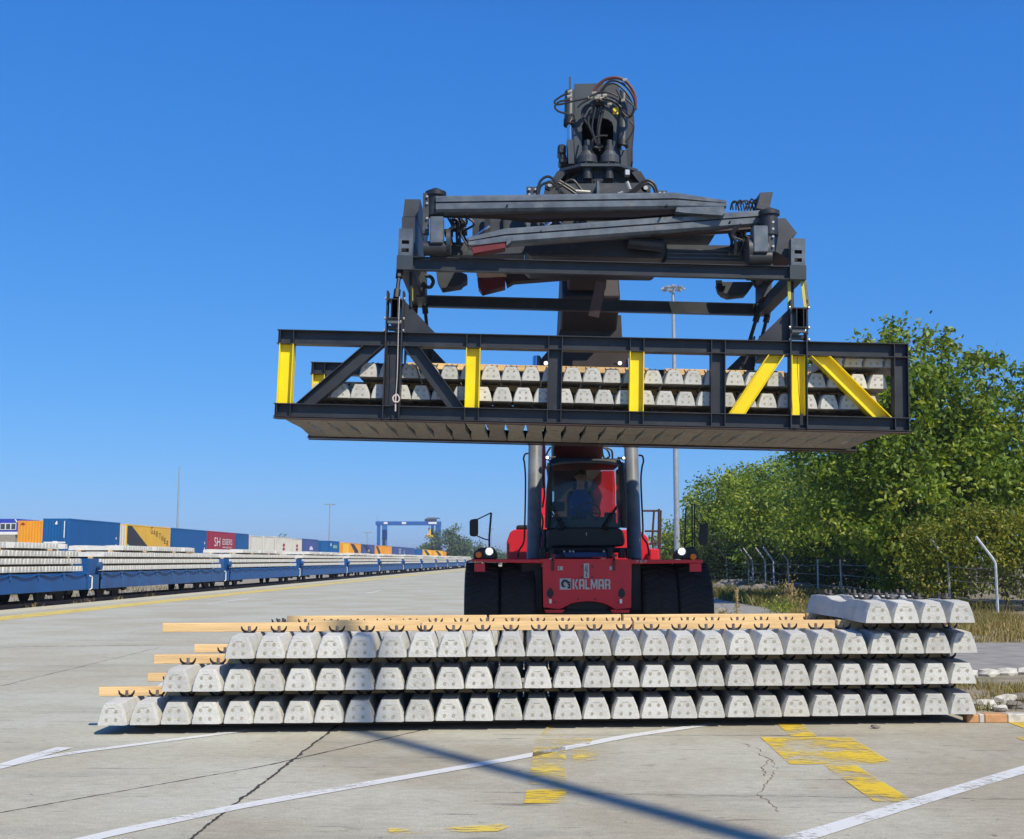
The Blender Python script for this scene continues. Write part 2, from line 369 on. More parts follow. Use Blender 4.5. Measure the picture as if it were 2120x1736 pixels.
# cracks and saw-cut joints
def jag(name, a, c, wd, seed, n=60, z=.003, amp=.02):
    random.seed(seed); a = Vector(a); c = Vector(c); d = (c-a); nn = Vector((-d.y, d.x, 0)).normalized(); vs = []; fs = []; off = 0
    for i in range(n+1):
        off = off*.7 + random.uniform(-amp, amp); p = a + d*(i/n) + nn*off; w_ = wd*random.uniform(.4,1.3)/2
        vs += [(p.x-nn.x*w_, p.y-nn.y*w_, z), (p.x+nn.x*w_, p.y+nn.y*w_, z)]
        if i: fs.append((2*i-2, 2*i-1, 2*i+1, 2*i))
    b = MB(); b.add(vs, fs); o = b.build(name, m_joint)
    if o.data.polygons[0].normal.z < 0: o.data.flip_normals()
    tag(o, kind='structure')
jag('expansion_joint', c0 - cd*2.5, c0 + cd*7, .028, 3, 260, amp=.008)
jag('expansion_joint', G(-20,1686), G(560,1583), .014, 4, 60, amp=.003)
jag('expansion_joint', G(560,1583), G(880,1510), .020, 5, 60, amp=.004)
jag('expansion_joint', G(1020,1521), G(1750,1523), .010, 6, 50, amp=.003)
jag('expansion_joint', G(-30,1340), G(335,1335), .03, 8, 40, amp=.006)
jag('expansion_joint', G(0,1420), G(330,1340), .012, 9, 40, amp=.02)
jag('expansion_joint', G(1000,1640), G(2130,1655), .007, 10, 80, amp=.012)
m_crk = M('crack_rust', (.22,.14,.10), .9, 0, .2, 10)
for k, pl in enumerate([[(1540,1538),(1556,1546),(1578,1556)], [(1572,1560),(1598,1575),(1608,1590),(1600,1607),(1586,1625),(1572,1645),(1590,1658),(1612,1680)], [(1590,1575),(1580,1590),(1583,1606)], [(1300,1642),(1420,1650),(1560,1648)], [(1880,1555),(1930,1558),(1955,1552)]]):
    random.seed(40+k); fine = []
    for (xa,ya),(xb,yb) in zip(pl[:-1], pl[1:]):
        for q_ in range(6): fine.append((xa+(xb-xa)*q_/6+random.uniform(-5,5), ya+(yb-ya)*q_/6+random.uniform(-1.2,1.2)))
    pp = [G(*q_) for q_ in fine + [pl[-1]]]; b = MB(); vs = []
    for i_, p in enumerate(pp):
        w_ = random.uniform(.001,.006); vs += [(p.x-w_,p.y,.003),(p.x+w_,p.y+.002,.003)]
    b.add(vs, [(2*i_,2*i_+1,2*i_+3,2*i_+2) for i_ in range(len(pp)-1)])
    o = b.build('pavement_crack', m_crk); tag(o, kind='structure')
# painted markings
def pq(name, px, mat, z=.006): return poly_sheet(name, [G(*q_) for q_ in px], z, mat)
def line(name, px, wd, mat, z=.006):
    pts = [G(*q_) for q_ in px]; b = MB(); vs = []; n = len(pts)
    for i, p in enumerate(pts):
        d = (pts[min(i+1,n-1)] - pts[max(i-1,0)]).normalized(); nn = Vector((-d.y,d.x,0))*wd/2*random.uniform(.93,1.07); vs += [(p.x-nn.x,p.y-nn.y,z),(p.x+nn.x,p.y+nn.y,z)]
    b.add(vs, [(2*i,2*i+2,2*i+3,2*i+1) for i in range(n-1)]); return tag(b.build(name, mat), kind='structure')
line('parking_line', [(100,1757),(259,1720),(493,1671),(728,1629),(1056,1572),(1296,1525),(1480,1498)], .145, m_pwhite)
line('parking_line', [(-20,1594),(72,1572),(166,1557),(466,1518.5),(520,1511)], .12, m_pwhite)
line('parking_line', [(10,1586),(60,1570),(134,1549)], .16, m_pwhite, .010)
line('parking_line', [(1635,1742),(1755,1705),(1930,1651),(2140,1588)], .165, m_pwhite)
def cq(pts): return [(1014 + .5218*x, 1453.7 + .5218*y) for x, y in pts]
pq('yellow_ground_mark', cq([(1140,85),(1235,85),(1300,137),(1195,137)]), m_pyel, .006)
pq('yellow_ground_mark', cq([(1075,140),(1435,140),(1605,246),(1190,247)]), m_pyel, .006)
pq('yellow_ground_mark', cq([(1325,250),(1450,250),(1668,385),(1650,395),(1525,395)]), m_pyel, .006)
pq('yellow_ground_mark', cq([(200,132),(232,95),(245,95),(292,136)]), m_pyel2, .006)
pq('yellow_ground_mark', cq([(180,145),(412,145),(395,168),(185,164)]), m_pyel2, .006)
pq('yellow_ground_mark', cq([(328,180),(432,180),(430,250),(328,252)]), m_pyel2, .006)
pq('yellow_ground_mark', cq([(175,178),(300,178),(303,330),(150,330)]), m_pyel2, .006)
pq('yellow_ground_mark', cq([(146,350),(302,345),(300,402),(135,402)]), m_pyel, .006)
pq('yellow_ground_mark', [(803,1716),(930,1714),(1040,1706),(1054,1713),(1030,1722),(805,1728)], m_pyel2, .006)
pq('yellow_ground_mark', [(2073,1491),(2110,1491),(2160,1512),(2160,1522)], m_pyel, .006)
pq('yellow_ground_mark', [(2104,1526),(2160,1526),(2160,1534),(2112,1533)], m_pyel, .006)
for px in [((430,1249),(515,1239)), ((800,1200),(850,1194)), ((920,1190),(960,1187)), ((1030-270,1228),(1058-270,1222))]:
    strip('parking_line', G(*px[0]), G(*px[1]), .18, .006, m_pwhite)

# right-hand verge, island, road
poly_sheet('verge', [(9.5,25),(15,22),(60,22),(60,420),(10.5,420),(8.6,60)], .008, m_soil)
poly_sheet('road', [(4.6,16.6),(22,16.9),(22,25),(9.5,25),(8.6,60),(10.5,420),(7.0,420),(6.6,60),(6.2,25)], .012, m_asph)
isl = [(5.02,13.1),(5.02,16.3),(7.3,17.6),(14,18.4),(14,13.0)]
b = MB(); n_ = len(isl); b.add([(x, y, .005) for x, y in isl] + [(x, y, .075) for x, y in isl], [tuple(range(n_))[::-1], tuple(n_+i for i in range(n_))] + [(i,(i+1)%n_,n_+(i+1)%n_,n_+i) for i in range(n_)])
o = b.build('grass_island', m_soil); tag(o, kind='structure')
kerb = empty('painted_kerb', (4.3,12.9,0)); tag(kerb, 'low kerb of alternating orange and white stones right of the sleeper stack', 'kerb')
m_ko = M('orange_kerb_paint', (.52,.27,.12), .8, 0, .2, 8, .2); m_kw = M('white_kerb_paint', (.52,.50,.46), .8, 0, .25, 12, .2)
x0 = .56
for i in range(24):
    ln_ = (.13,.06,.245)[i] if i < 3 else random.uniform(.22,.30)
    b = MB(); b.bx(x0, x0+ln_-.006, .02, .16, 0, .088 + random.uniform(-.003,.003)); b.build('kerb_stone', m_kw if i%2 else m_ko, kerb, bevel=.008); x0 += ln_
kw = empty('whitewashed_kerb', (5.1,16.5,-.02)); tag(kw, 'broken whitewashed stone edging at the back of the grass island', 'kerb')
random.seed(3)
for i in range(20):
    b = MB(); x0 = i*.34; yy = x0*.42 if x0 < 3.2 else 1.35 + (x0-3.2)*.12
    b.ico((x0, yy, .13), .17, (1, .5, .45), jit=.25, n=7, k=4); b.build('edging_stone', m_kw, kw)

# ------------------------------------------------------------------ concrete sleepers
PIT, LAY, SL = .302, .324, 2.6                 # pitch, layer height, sleeper length
def sleeper_mesh(detail=True, waist=True):
    b = MB(); st = [(0,.262,.152,.207),(.045,.296,.176,.213),(.30,.290,.172,.228),(.78,.262,.168,.228),(1.02,.228,.155,.190),(1.3,.198,.140,.180)]
    ys = [(-SL/2 + y, a, t, h) for y, a, t, h in st] + [(SL/2 - y, a, t, h) for y, a, t, h in st[:-1][::-1]]
    vs = []
    for y, a, t, h in ys:
        for sx, z in ((a/2,0),(a/2-.002,.03),(t/2+(a-t)/2*.62,h*.55),(t/2,h-.006),(t/2-.008,h)): vs.append((sx,y,z))
        for sx, z in ((t/2-.008,h),(t/2,h-.006),(t/2+(a-t)/2*.62,h*.55),(a/2-.002,.03),(a/2,0)): vs.append((-sx,y,z))
    k = 10; fs = [tuple(range(k))[::-1]]
    fs = [tuple(range(k))]
    for i in range(len(ys)-1):
        for j in range(k): fs.append((i*k+j, (i+1)*k+j, (i+1)*k+(j+1)%k, i*k+(j+1)%k))
    fs.append(tuple((len(ys)-1)*k+j for j in range(k))[::-1])
    b.add(vs, fs)
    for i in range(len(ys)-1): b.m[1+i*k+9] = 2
    if detail:
        for sx in (-.046,.046):
            for z in (.052,.135):
                for yy, sg in ((-SL/2-.0025,1),(SL/2+.0025,-1)):
                    n = 8; rr = .0185; c = [(sx+rr*math.cos(2*math.pi*j/n+.2)*random.uniform(.8,1.15), yy, z+rr*math.sin(2*math.pi*j/n+.2)) for j in range(n)]
                    b.add(c, [tuple(range(n))[::sg]], 1)
        b.bx(-.035,.035,-SL/2-.002,-SL/2+.0,.163,.170,1)
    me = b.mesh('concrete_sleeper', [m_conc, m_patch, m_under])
    return me
random.seed(1)
SLM = [sleeper_mesh() for _ in range(5)]
for me in SLM:
    me.validate()
def clip_mesh():
    b = MB()
    for s_ in (-1,1):
        b.tube([(s_*.012,0,.012),(s_*.045,0,.014),(s_*.066,-.01,.034),(s_*.076,-.01,.062)], [.011,.013,.011,.006], 5, 0)
    b.bx(-.05,.05,-.035,.035,0,.010)
    b.lathe([(.026,.008),(.026,.022),(.015,.026),(.015,.060),(.008,.064)], (0,0,0), 'z', 8, 1)
    return b.mesh('rail_clip', [m_clip, m_bolt])
CLM = clip_mesh()
def add_sleeper(Mx, label, group, clips=((-.86),(-.64),(.64),(.86)), k=[0]):
    k[0] += 1
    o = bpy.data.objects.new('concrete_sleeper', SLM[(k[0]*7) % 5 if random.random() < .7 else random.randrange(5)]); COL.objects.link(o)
    o.matrix_world = Mx; o['label'] = label; o['category'] = 'railway sleeper'; o['group'] = group
    for y in clips:
        c = bpy.data.objects.new('rail_clip', CLM); COL.objects.link(c); c.parent = o; c.location = (random.uniform(-.004,.004), y, .224); c.scale = (1.08,1.08,1.12); c.rotation_euler = (0,0,0 if y < 0 and abs(y) > .8 or 0 < y < .8 else math.pi)
    return o
def timber(Mx, x0, x1, y, z, label, group, dark=False, tilt=0, h=.092, wd=.095):
    b = MB(); L_ = x1-x0; n = 6; vs = []
    for i in range(n+1):
        x = -L_/2 + L_*i/n; dz = random.uniform(-.002,.002)
        vs += [(x,-wd/2,dz),(x,wd/2,dz),(x,wd/2,h+dz),(x,-wd/2,h+dz)]
    fs = [(0,1,2,3),(4*n+3,4*n+2,4*n+1,4*n)]
    for i in range(n):
        for j in range(4): fs.append((4*i+j, 4*i+4+j, 4*i+4+(j+1)%4, 4*i+(j+1)%4))
    b.add(vs, fs); me = b.mesh('timber_beam', m_wooddark if dark else m_wood); me.validate()
    o = bpy.data.objects.new('timber_beam', me); COL.objects.link(o)
    o.matrix_world = Mx @ Matrix.Translation(((x0+x1)/2, y, z)) @ Matrix.Rotation(tilt, 4, 'Z')
    bv = o.modifiers.new('bevel','BEVEL'); bv.width = .004; bv.segments = 1
    tag(o, label, 'timber beam', group); return o
LAYN = ['bottom','second','third','top']
def stack(Mx, z0, rows, where, grp, nclips):
    """rows: (x of the left end, count, sleeper front y)"""
    out = []
    for r_, (x0, n, y) in enumerate(rows):
        for i in range(n):
            jx = random.uniform(-.003,.003); jy = random.uniform(-.022,.022)
            m_ = Mx @ Matrix.Translation((x0 + (i+.5)*PIT + jx, y + SL/2 + jy, z0 + r_*LAY)) @ Matrix.Rotation(random.uniform(-.004,.004), 4, 'Z')
            nm = LAYN[r_] if r_ != 3 else 'short top'
            out.append(add_sleeper(m_, 'concrete sleeper, %s from the left in the %s layer, %s' % (ORD[i], nm, where), grp, nclips))
    return out
# --- stack on the ground (front line runs slightly away to the right)
gA, gB = Vector((-4.10, 11.98, 0)), Vector((4.93, 12.84, 0))
ang = math.atan2(gB.y-gA.y, gB.x-gA.x)
# sleepers are square to the view, the row itself is staggered
GM = Matrix.Translation((0, 0, 0))
shear = (gB.y-gA.y)/(gB.x-gA.x)
def gstack():
    rows = [(-4.10, 30), (-3.49, 28), (-2.87, 26), (3.69, 4)]
    for r_, (x0, n) in enumerate(rows):
        for i in range(n):
            x = x0 + (i+.5)*PIT*(.999 if r_ else 1.0); y = gA.y + (x-gA.x)*shear + random.uniform(-.02,.02) + (-.10 if r_ == 3 else 0) - .04*r_
            m_ = Matrix.Translation((x + random.uniform(-.003,.003), y + SL/2, .100 + r_*LAY)) @ Matrix.Rotation(-.012 + random.uniform(-.004,.004), 4, 'Z')
            nm = LAYN[r_]
            add_sleeper(m_, 'concrete sleeper, %s from the left in the %s layer on the ground' % (ORD[i], nm), 'concrete sleepers stacked on the ground', (-.86,-.64,.64,.86))
gstack()
WR = Matrix.Rotation(math.atan(shear), 4, 'Z')
def gt(x0, x1, front, lay, label, dark=False, dy=0, dz=0, **kw_):
    xm = (x0+x1)/2; y = gA.y + (xm-gA.x)*shear + SL/2 + (-.75 if front else .75) + dy
    z = lay*LAY + .004 + dz if lay else .008
    m_ = Matrix.Translation((xm, y, z)) @ WR
    return timber(m_, -(x1-x0)/2, (x1-x0)/2, 0, 0, label, 'pine beams between the sleeper layers', dark, **kw_)
WZ = 0
for lay, lefts, right in ((0, (-3.9,-3.9), 4.6), (1, (-4.28,-4.24), 4.88), (2, (-3.74,-3.72), 4.86), (3, (None,None), 4.84)):
    for fr in (1, 0):
        nm = 'front' if fr else 'rear'
        if lay == 0:
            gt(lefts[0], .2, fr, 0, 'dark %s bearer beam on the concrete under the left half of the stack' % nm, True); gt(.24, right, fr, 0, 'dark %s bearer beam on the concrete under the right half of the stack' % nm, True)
        elif lay < 3:
            L0 = lefts[0] if fr else lefts[1]; st_ = ['bottom','second','third'][lay-1]
            gt(L0, L0+3.1, fr, lay, 'pale pine beam poking out at the left on the %s sleeper layer, %s line' % (st_, nm))
            gt(L0+3.13, L0+6.1, fr, lay, 'pine beam in the middle of the gap above the %s sleeper layer, %s line' % (st_, nm))
            gt(L0+6.13, right, fr, lay, 'pine beam at the right end above the %s sleeper layer, %s line' % (st_, nm))
        elif fr:
            gt(-3.66, -2.16, 1, 3, 'split ended pine beam jutting left over the top sleeper layer')
            gt(-2.15, -.98, 1, 3, 'thicker pine beam piece lying second from the left on the top layer', dz=0, h=.110, wd=.15)
            gt(-.97, 1.30, 1, 3, 'long pine beam in the middle of the top layer, in front')
            gt(1.31, 3.56, 1, 3, 'pine beam on the top layer ending left of the short top group, in front')
            gt(3.58, right, 1, 3, 'short pine beam under the top group of four sleepers, in front')
        else:
            gt(-2.66, -.30, 0, 3, 'rear pine beam on the top layer, leftmost of its line')
            gt(-.28, 1.32, 0, 3, 'rear pine beam on the top layer behind the gap in front beams')
            gt(1.34, 3.60, 0, 3, 'rear pine beam on the top layer, ending bevelled near the right group')
            gt(3.62, right, 0, 3, 'short rear pine beam under the top group of four sleepers')
# small rock on the concrete
b = MB(); random.seed(4); b.ico(G(1812,1504,.02), .05, (1,.6,.45), jit=.3, n=7, k=4); tag(b.build('stone', m_rock), 'small dark stone lying on the concrete in front of the stack', 'stone')

# ------------------------------------------------------------------ load cradle
CR = Matrix.Translation((1.15, 17.17, 3.70)) @ Matrix.Rotation(R(-.5),4,'Z') @ Matrix.Rotation(R(1.42),4,'Y') @ Matrix.Rotation(R(-.4),4,'X')
cr = empty('load_cradle', (0,0,0)); cr.matrix_world = CR
tag(cr, 'long black and yellow steel truss cradle hanging under the spreader, full of sleepers', 'load cradle')
LC, WC, HC = 9.31, 2.98, 1.30
YF, YR = .10, WC-.10
def crd(px): return (px - 1222.5) / (1309/9.31)            # local x from a pixel on the front face
def chord(y, z0, h, nm):
    b = MB(); b.ibeam((-LC/2,y,z0+h/2), (LC/2,y,z0+h/2), h, .20, .010, .012); b.build(nm, m_black, cr)
posts = [(588.5,1),(962+15,1),(1147,0),(1316,1),(1484,0),(1861,0)]
for side, y in ((0,YF),(1,YR)):
    chord(y, 0, .20, 'bottom_chord'); chord(y, HC-.21, .21, 'top_chord')
    z0, z1 = .201, HC-.211
    for i, (px, yl) in enumerate(posts):
        x = crd(px); x = max(-LC/2+.105, min(LC/2-.105, x)); b = MB(); b.ibeam((x,y,z0),(x,y,z1), .21, .19, .010, .012, up=(1,0,0))
        b.build('post', m_yellow if yl else m_black, cr)
        for zz, hh in ((.013,.174),(HC-.197,.184)):
            for sx in (-1,1):
                b = MB(); b.bx(x+sx*.10-.005, x+sx*.10+.005, y-.095, y-.006, zz, zz+hh); b.build('stiffener', m_black, cr)
    for i, px in enumerate((811,1649)):                     # hanger posts: two channels with a gap
        x = crd(px); mt = m_yellow if (i == 1) else m_black
        b = MB(); b.ibeam((x,y,z0),(x,y,z1), .20, .19, .012, .012, up=(1,0,0)); b.build('post', mt, cr)
        b = MB()
        for sx in (-1,1): 
            b = MB(); b.bx(x+sx*.118-.008, x+sx*.118+.008, y-.13, y+.08, .0, HC+.098); b.build('hanger_plate', m_black, cr)
    for (xa, za, xb, zb, yl) in ((634,z0,768,z1,0),(944,z0,848,z1,0),(1523,z0,1604,z1,1),(1820,z0,1695,z1,1)):
        xa, xb = crd(xa), crd(xb); b = MB()
        d = Vector((xb-xa,0,zb-za)).normalized(); up = Vector((-d.z,0,d.x))
        hb = .20; 
        # I-section diagonal, ends cut level so it butts the chords
        for off, thick, yy0, yy1 in ((hb/2-.006,.012,-.095,.095),(-hb/2+.006,.012,-.095,.095),(0,hb-.026,-.005,.005)):
            pts = []
            for (zz) in (z0, z1):
                for sg in (-1,1):
                    o_ = off + sg*thick/2; t = (zz - (za + up.z*o_)) / d.z
                    pts.append((xa + up.x*o_ + d.x*t, zz))
            b.prism([pts[0],pts[1],pts[3],pts[2]], lambda u,v,dd: (u, y+dd, v), yy0, yy1)
        b.build('diagonal_brace', m_yellow if yl else m_black, cr)
# cross beams over the hanger posts, their open ends face the camera
for px in (811,1651):
    x = crd(px); b = MB()
    for sx in (-.05,.05): b.ibeam((x+sx,-.06,HC+.34),(x+sx,WC+.06,HC+.34), .30, .098, .010, .014)
    b.build('cross_beam', m_black, cr)
    b = MB()
    for sx in (-1,1):
        for y in (YF,YR): b = MB(); b.bx(x+sx*.118-.012, x+sx*.118+.012, y-.10, y+.10, HC+.10, HC+.62); b.build('hanger_cheek', m_black, cr)
    b = MB(); b.bx(x-.10,x+.10,YF-.05,YF+.10,HC+.05,HC+.10); b.build('hanger_foot', m_black, cr)
    for sx in (-1,1):
        for zz in (.02,.2,.5): b = MB(); b.cyl((x+sx*.13, YF-.10, HC+zz),(x+sx*.15, YF-.10, HC+zz), .022, 8); b.build('bolt', m_galv, cr)
    b = MB(); b.cyl((x-.105,YF-.06,HC+.16),(x+.105,YF-.06,HC+.16),.035,8); b.build('pin', m_galv, cr)
    for y, s2 in ((YF,1),(YR,-1)):                          # gusset behind the post
        b = MB(); sg = 1 if px < 1000 else -1
        b.prism([(x+sg*.13,HC+.003),(x+sg*.62,HC+.003),(x+sg*.13,HC+.5)], lambda u,v,dd: (u, y+.06*s2+dd, v), -.008, .008); b.build('gusset', m_black, cr)
# ledge angles carrying the lowest sleepers, and the far-end cross pieces
b = MB()
for y0,y1 in ((YF+.006,YF+.16),(YR-.16,YR-.006)): b.bx(-LC/2+.01,LC/2-.01,y0,y1,-.012,-.0005)
b.build('ledge', m_blackrust, cr)
b = MB()
for y0,y1 in ((YF-.10,YF+.004),(YR-.004,YR+.10)): b.bx(-LC/2+.002,LC/2-.002,y0,y1,-.026,-.014)
b.build('bottom_plate', m_blackrust, cr)
b = MB(); b.tube(smoothline([(crd(822),-.14,HC+.5),(crd(822),-.13,HC),(crd(823),-.12,.7),(crd(822),-.12,.35)],4), .006, 5)
b.tube(smoothline([(crd(822),-.12,.35),(crd(816),-.13,.30),(crd(819),-.14,.24),(crd(827),-.13,.24),(crd(829),-.12,.30),(crd(822),-.12,.34),(crd(822),-.12,.1)],4), .012, 5)
tag(b.build('rope', m_rope, None), 'thin pale rope with a looped knot hanging down the left hanger post', 'rope').matrix_world = CR
b = MB(); b.tube(smoothline([(crd(1642),-.12,HC-.1),(crd(1643),-.12,.8),(crd(1646),-.11,.45),(crd(1650),-.12,.12)],4), .004, 5)
b.bx(crd(1647),crd(1653),-.13,-.11,.04,.20)
tag(b.build('rope', m_clip, None), 'thin dark cord with a tag hanging on the yellow hanger post', 'rope').matrix_world = CR
y0 = (WC-SL)/2
rows = [(-LC/2+.08,30,y0),(-LC/2+.08+.40,28,y0),(crd(737),26,y0),(crd(1722)-.12,4,y0)]
LAY = .318; stack(CR, .012, rows, 'lifted cradle', 'concrete sleepers lifted in the cradle', (-.86,-.64))
for lay, xs in ((1,((crd(618)-.12,crd(760)),(crd(762),crd(1300)),(crd(1302),crd(1842)))),(2,((crd(690),crd(1080)),(crd(1082),crd(1842)))),(3,((crd(830),crd(1052)),(crd(1054),crd(1350)),(crd(1385),crd(1475)),(crd(1480),crd(1640)),(crd(1660),crd(1838))))):
    for fr in (0,1):
        for i,(xa,xb) in enumerate(xs):
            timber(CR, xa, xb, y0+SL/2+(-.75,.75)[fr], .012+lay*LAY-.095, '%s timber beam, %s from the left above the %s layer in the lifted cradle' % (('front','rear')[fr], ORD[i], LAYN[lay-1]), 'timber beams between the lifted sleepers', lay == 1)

# ------------------------------------------------------------------ twenty foot adapter frame under the spreader
AD = Matrix.Translation((1.32, 17.29, 5.935)) @ Matrix.Rotation(R(-.5),4,'Z') @ Matrix.Rotation(R(1.6),4,'Y')
ad = empty('adapter_frame', (0,0,0)); ad.matrix_world = AD
tag(ad, 'black rectangular steel adapter frame locked under the spreader above the cradle', 'lifting frame')
AW, AD_ = 6.08, 2.5
for y, dz in ((.0,0),(AD_,0)):
    b = MB(); z0 = 0 if y == 0 else .0; yy = y
    b.beam((-AW/2+.24,yy,.10+z0),(AW/2-.24,yy,.10+z0),.012,.17); b.beam((-AW/2+.24,yy-.045 if not y else yy+.045,.195),(AW/2-.24,yy-.045 if not y else yy+.045,.195),.10,.012); b.beam((-AW/2+.24,yy-.045 if not y else yy+.045,.006),(AW/2-.24,yy-.045 if not y else yy+.045,.006),.10,.012)
    b.build('cross_member', m_black if not y else m_black, ad)
for sx in (-1,1):
    for ya, yb in ((-.11,.09),(AD_-.09,AD_+.11)):
        b = MB(); b.bx(sx*AW/2-(.0 if sx<0 else .24), sx*AW/2+(.24 if sx<0 else 0), ya,yb,0,.21); b.build('corner_block', m_darkg, ad)
    b = MB(); x = sx*(AW/2-.12)
    b.bx(x-.09,x+.09,.095,AD_-.095,.0,.19); b.build('side_member', m_black, ad)
    for y in (-.02, AD_+.02):
        b = MB(); w2 = .105; yf = y-.09 if y < 1 else y+.09; t_ = .012
        # post plate with two slots, built as bars around the openings
        x0, x1 = x-w2, x+w2; zs = [.212,.262,.318,.385,.441,.62]
        ya, yb = (yf, yf+t_) if y < 1 else (yf-t_, yf)
        b.bx(x0,x0+.05,ya,yb,.212,.62); b.bx(x1-.05,x1,ya,yb,.212,.62)
        for za, zb in ((.212,.262),(.318,.385),(.441,.62)): b.bx(x0+.05,x1-.05,ya,yb,za,zb)
        yi0, yi1 = (yf+t_, yf+.17) if y < 1 else (yf-.17, yf-t_)
        for xx in (x0, x1-.012): b.bx(xx,xx+.012,yi0,yi1,.212,.62)
        b.bx(x0+.013,x1-.013,yi0,yi1,.608,.62)
        b.build('corner_post', m_arm, ad)
        b = MB(); ym = (yi0+yi1)/2; b.bx(x0+.014,x1-.014,ym-.01,ym+.01,.214,.606); b.build('dark_slot_backing', m_plastic, ad)  # dark plate added behind the slots so their inside looks shaded
b = MB(); q0 = P(1245,583,17.45); q1 = P(1229,655,17.6)
AI = AD.inverted(); b.beam(AI @ q0, AI @ q1, .16, .012, up=(0,1,0)); b.build('hanging_plate', m_blackrust, ad)
# slings between adapter and cradle
def W(MX, p): return MX @ Vector(p)
xL, xR = crd(811), crd(1651)
sl = [(W(AD,(-3.0,0,.0)), W(CR,(xL+.02,YF-.12,HC+.50)), 'left front', m_clip), (W(AD,(-2.85,.12,.0)), W(CR,(xL+.22,YF+.05,HC+.40)), 'left front inner', None),
      (W(AD,(2.82,.05,.0)), W(CR,(xR-.12,YF,HC+.50)), 'right front inner', m_strap), (W(AD,(3.0,0,.0)), W(CR,(xR+.08,YF-.12,HC+.50)), 'right front', m_strap),
      (W(AD,(-3.0,AD_,.0)), W(CR,(xL,YR,HC+.50)), 'left rear', m_clip), (W(AD,(-2.83,AD_,.0)), W(CR,(xL+.32,YR,HC+.02)), 'left rear inner', m_clip),
      (W(AD,(2.83,AD_,.0)), W(CR,(xR-.34,YR,HC+.02)), 'right rear inner', m_clip), (W(AD,(3.0,AD_,.0)), W(CR,(xR,YR,HC+.50)), 'right rear', m_clip)]
for a, c, nm, mt in sl:
    b = MB(); d = (c-a).normalized()
    if mt is None:
        b.tube([a, c], .026, 8, m=1); q_ = a + d*.22; b.beam(q_, q_ + d*.22, .065, .03, up=(0,1,0), m=0, off=(0,.028))
        o = b.build('lifting_sling', [m_strap, m_clip]); tag(o, 'dark sling with a short yellow sleeve at the left front corner', 'sling', 'slings holding the cradle')
    elif mt is m_strap:
        b.beam(a, c, .045, .02, up=(0,1,0), m=0); b.beam(a, c, .05, .022, up=(0,1,0), m=1, off=(.045,.012))
        o = b.build('lifting_sling', [m_strap, m_clip]); tag(o, 'yellow and black webbing sling at the %s corner of the adapter frame' % nm, 'sling', 'slings holding the cradle')
    else:
        b.tube([a, c], .032, 8); b.cyl(a + d*.0, a + d*.12, .055, 8); b.cyl(c - d*.14, c, .055, 8)
        o = b.build('lifting_sling', m_clip); tag(o, 'black sling rod at the %s corner of the adapter frame' % nm, 'sling', 'slings holding the cradle')

# ------------------------------------------------------------------ spreader (world-space builder)
def WT(name, loc, label, cat, **k):
    o = empty(name, loc, worldpts=True); tag(o, label, cat, **k); return o
sp = WT('container_spreader', tuple(P(1240,470,18.5)), 'dark grey telescopic container spreader with folded grey lift arms under the boom head', 'spreader')
def pbox(b, x0, y0, x1, y1, Y, dep, m=0, Y1=None, skew=0):
    """box whose front face covers the given view rectangle at distance Y"""
    a = P(x0,y1,Y); c = P(x1,y0,Y if Y1 is None else Y1)
    Yb = Y
    vs = [(a.x,a.y,a.z),(c.x,c.y,a.z+skew),(c.x,c.y+dep,a.z+skew),(a.x,a.y+dep,a.z),(a.x,a.y,c.z-skew),(c.x,c.y,c.z),(c.x,c.y+dep,c.z),(a.x,a.y+dep,c.z-skew)]
    b.add(vs, [(0,3,2,1),(4,5,6,7),(0,1,5,4),(1,2,6,5),(2,3,7,6),(3,0,4,7)], m)
def ppoly(b, pts, Y, dep, m=0):
    q = [P(x,y,Y) for x,y in pts]; n = len(q)
    vs = [(p.x,p.y,p.z) for p in q] + [(p.x,p.y+dep,p.z) for p in q]
    b.add(vs, [tuple(range(n)), tuple(n+i for i in range(n))[::-1]] + [(i,n+i,n+(i+1)%n,(i+1)%n) for i in range(n)], m)
def phose(pts, Y, r=.012, k=5):
    return smoothline([P(x,y,Y if len(q_)==0 else q_[0]) for (x,y,*q_) in pts], k)
def arm(p0, p1, h, dpt, name, taper=0, taper_end=1):
    """folded lift arm: rounded box section with a seam groove, dark lower lip"""
    a, c = Vector(p0), Vector(p1); d = (c-a).normalized(); side = d.cross(Vector((0,0,1))).normalized(); u = side.cross(d)
    prof = [(-dpt/2+.02,h*.5),(-dpt/2,h*.38),(-dpt/2,h*.12),(-dpt/2+.05,h*.10),(-dpt/2+.05,h*.02),(-dpt/2-.012,h*.0),(-dpt/2-.012,-h*.36),(-dpt/2+.035,-h*.5),(dpt/2-.02,-h*.5),(dpt/2,-h*.4),(dpt/2,h*.4),(dpt/2-.02,h*.5)]
    L_ = (c-a).length; st = [(0,1),(L_,1)] if not taper else ([(0,1),(L_-taper,1),(L_,.45)] if taper_end else [(0,.6),(taper,1),(L_,1)])
    b = MB(); vs = []; n = len(prof)
    for t, k in st:
        for s_, z in prof:
            zz = z if k == 1 else (-h*.5 + (z + h*.5)*k) * 1.0 + (0 if 1 else 0)
            p = a + d*t + side*(-s_) + u*zz; vs.append(p)
    fs = [tuple(range(n))]
    for i in range(len(st)-1):
        for j in range(n): fs.append((i*n+j, (i+1)*n+j, (i+1)*n+(j+1)%n, i*n+(j+1)%n))
    fs.append(tuple((len(st)-1)*n+j for j in range(n))[::-1]); b.add(vs, fs)
    o = b.build(name, m_arm, sp)
    import bmesh
    bm = bmesh.new(); bm.from_mesh(o.data); bmesh.ops.recalc_face_normals(bm, faces=bm.faces); bm.to_mesh(o.data); bm.free()
    return o, a, d, side, u
aA = arm(P(903,426,17.25), P(1500,417,17.35), .245, .24, 'lift_arm', .75, 1)
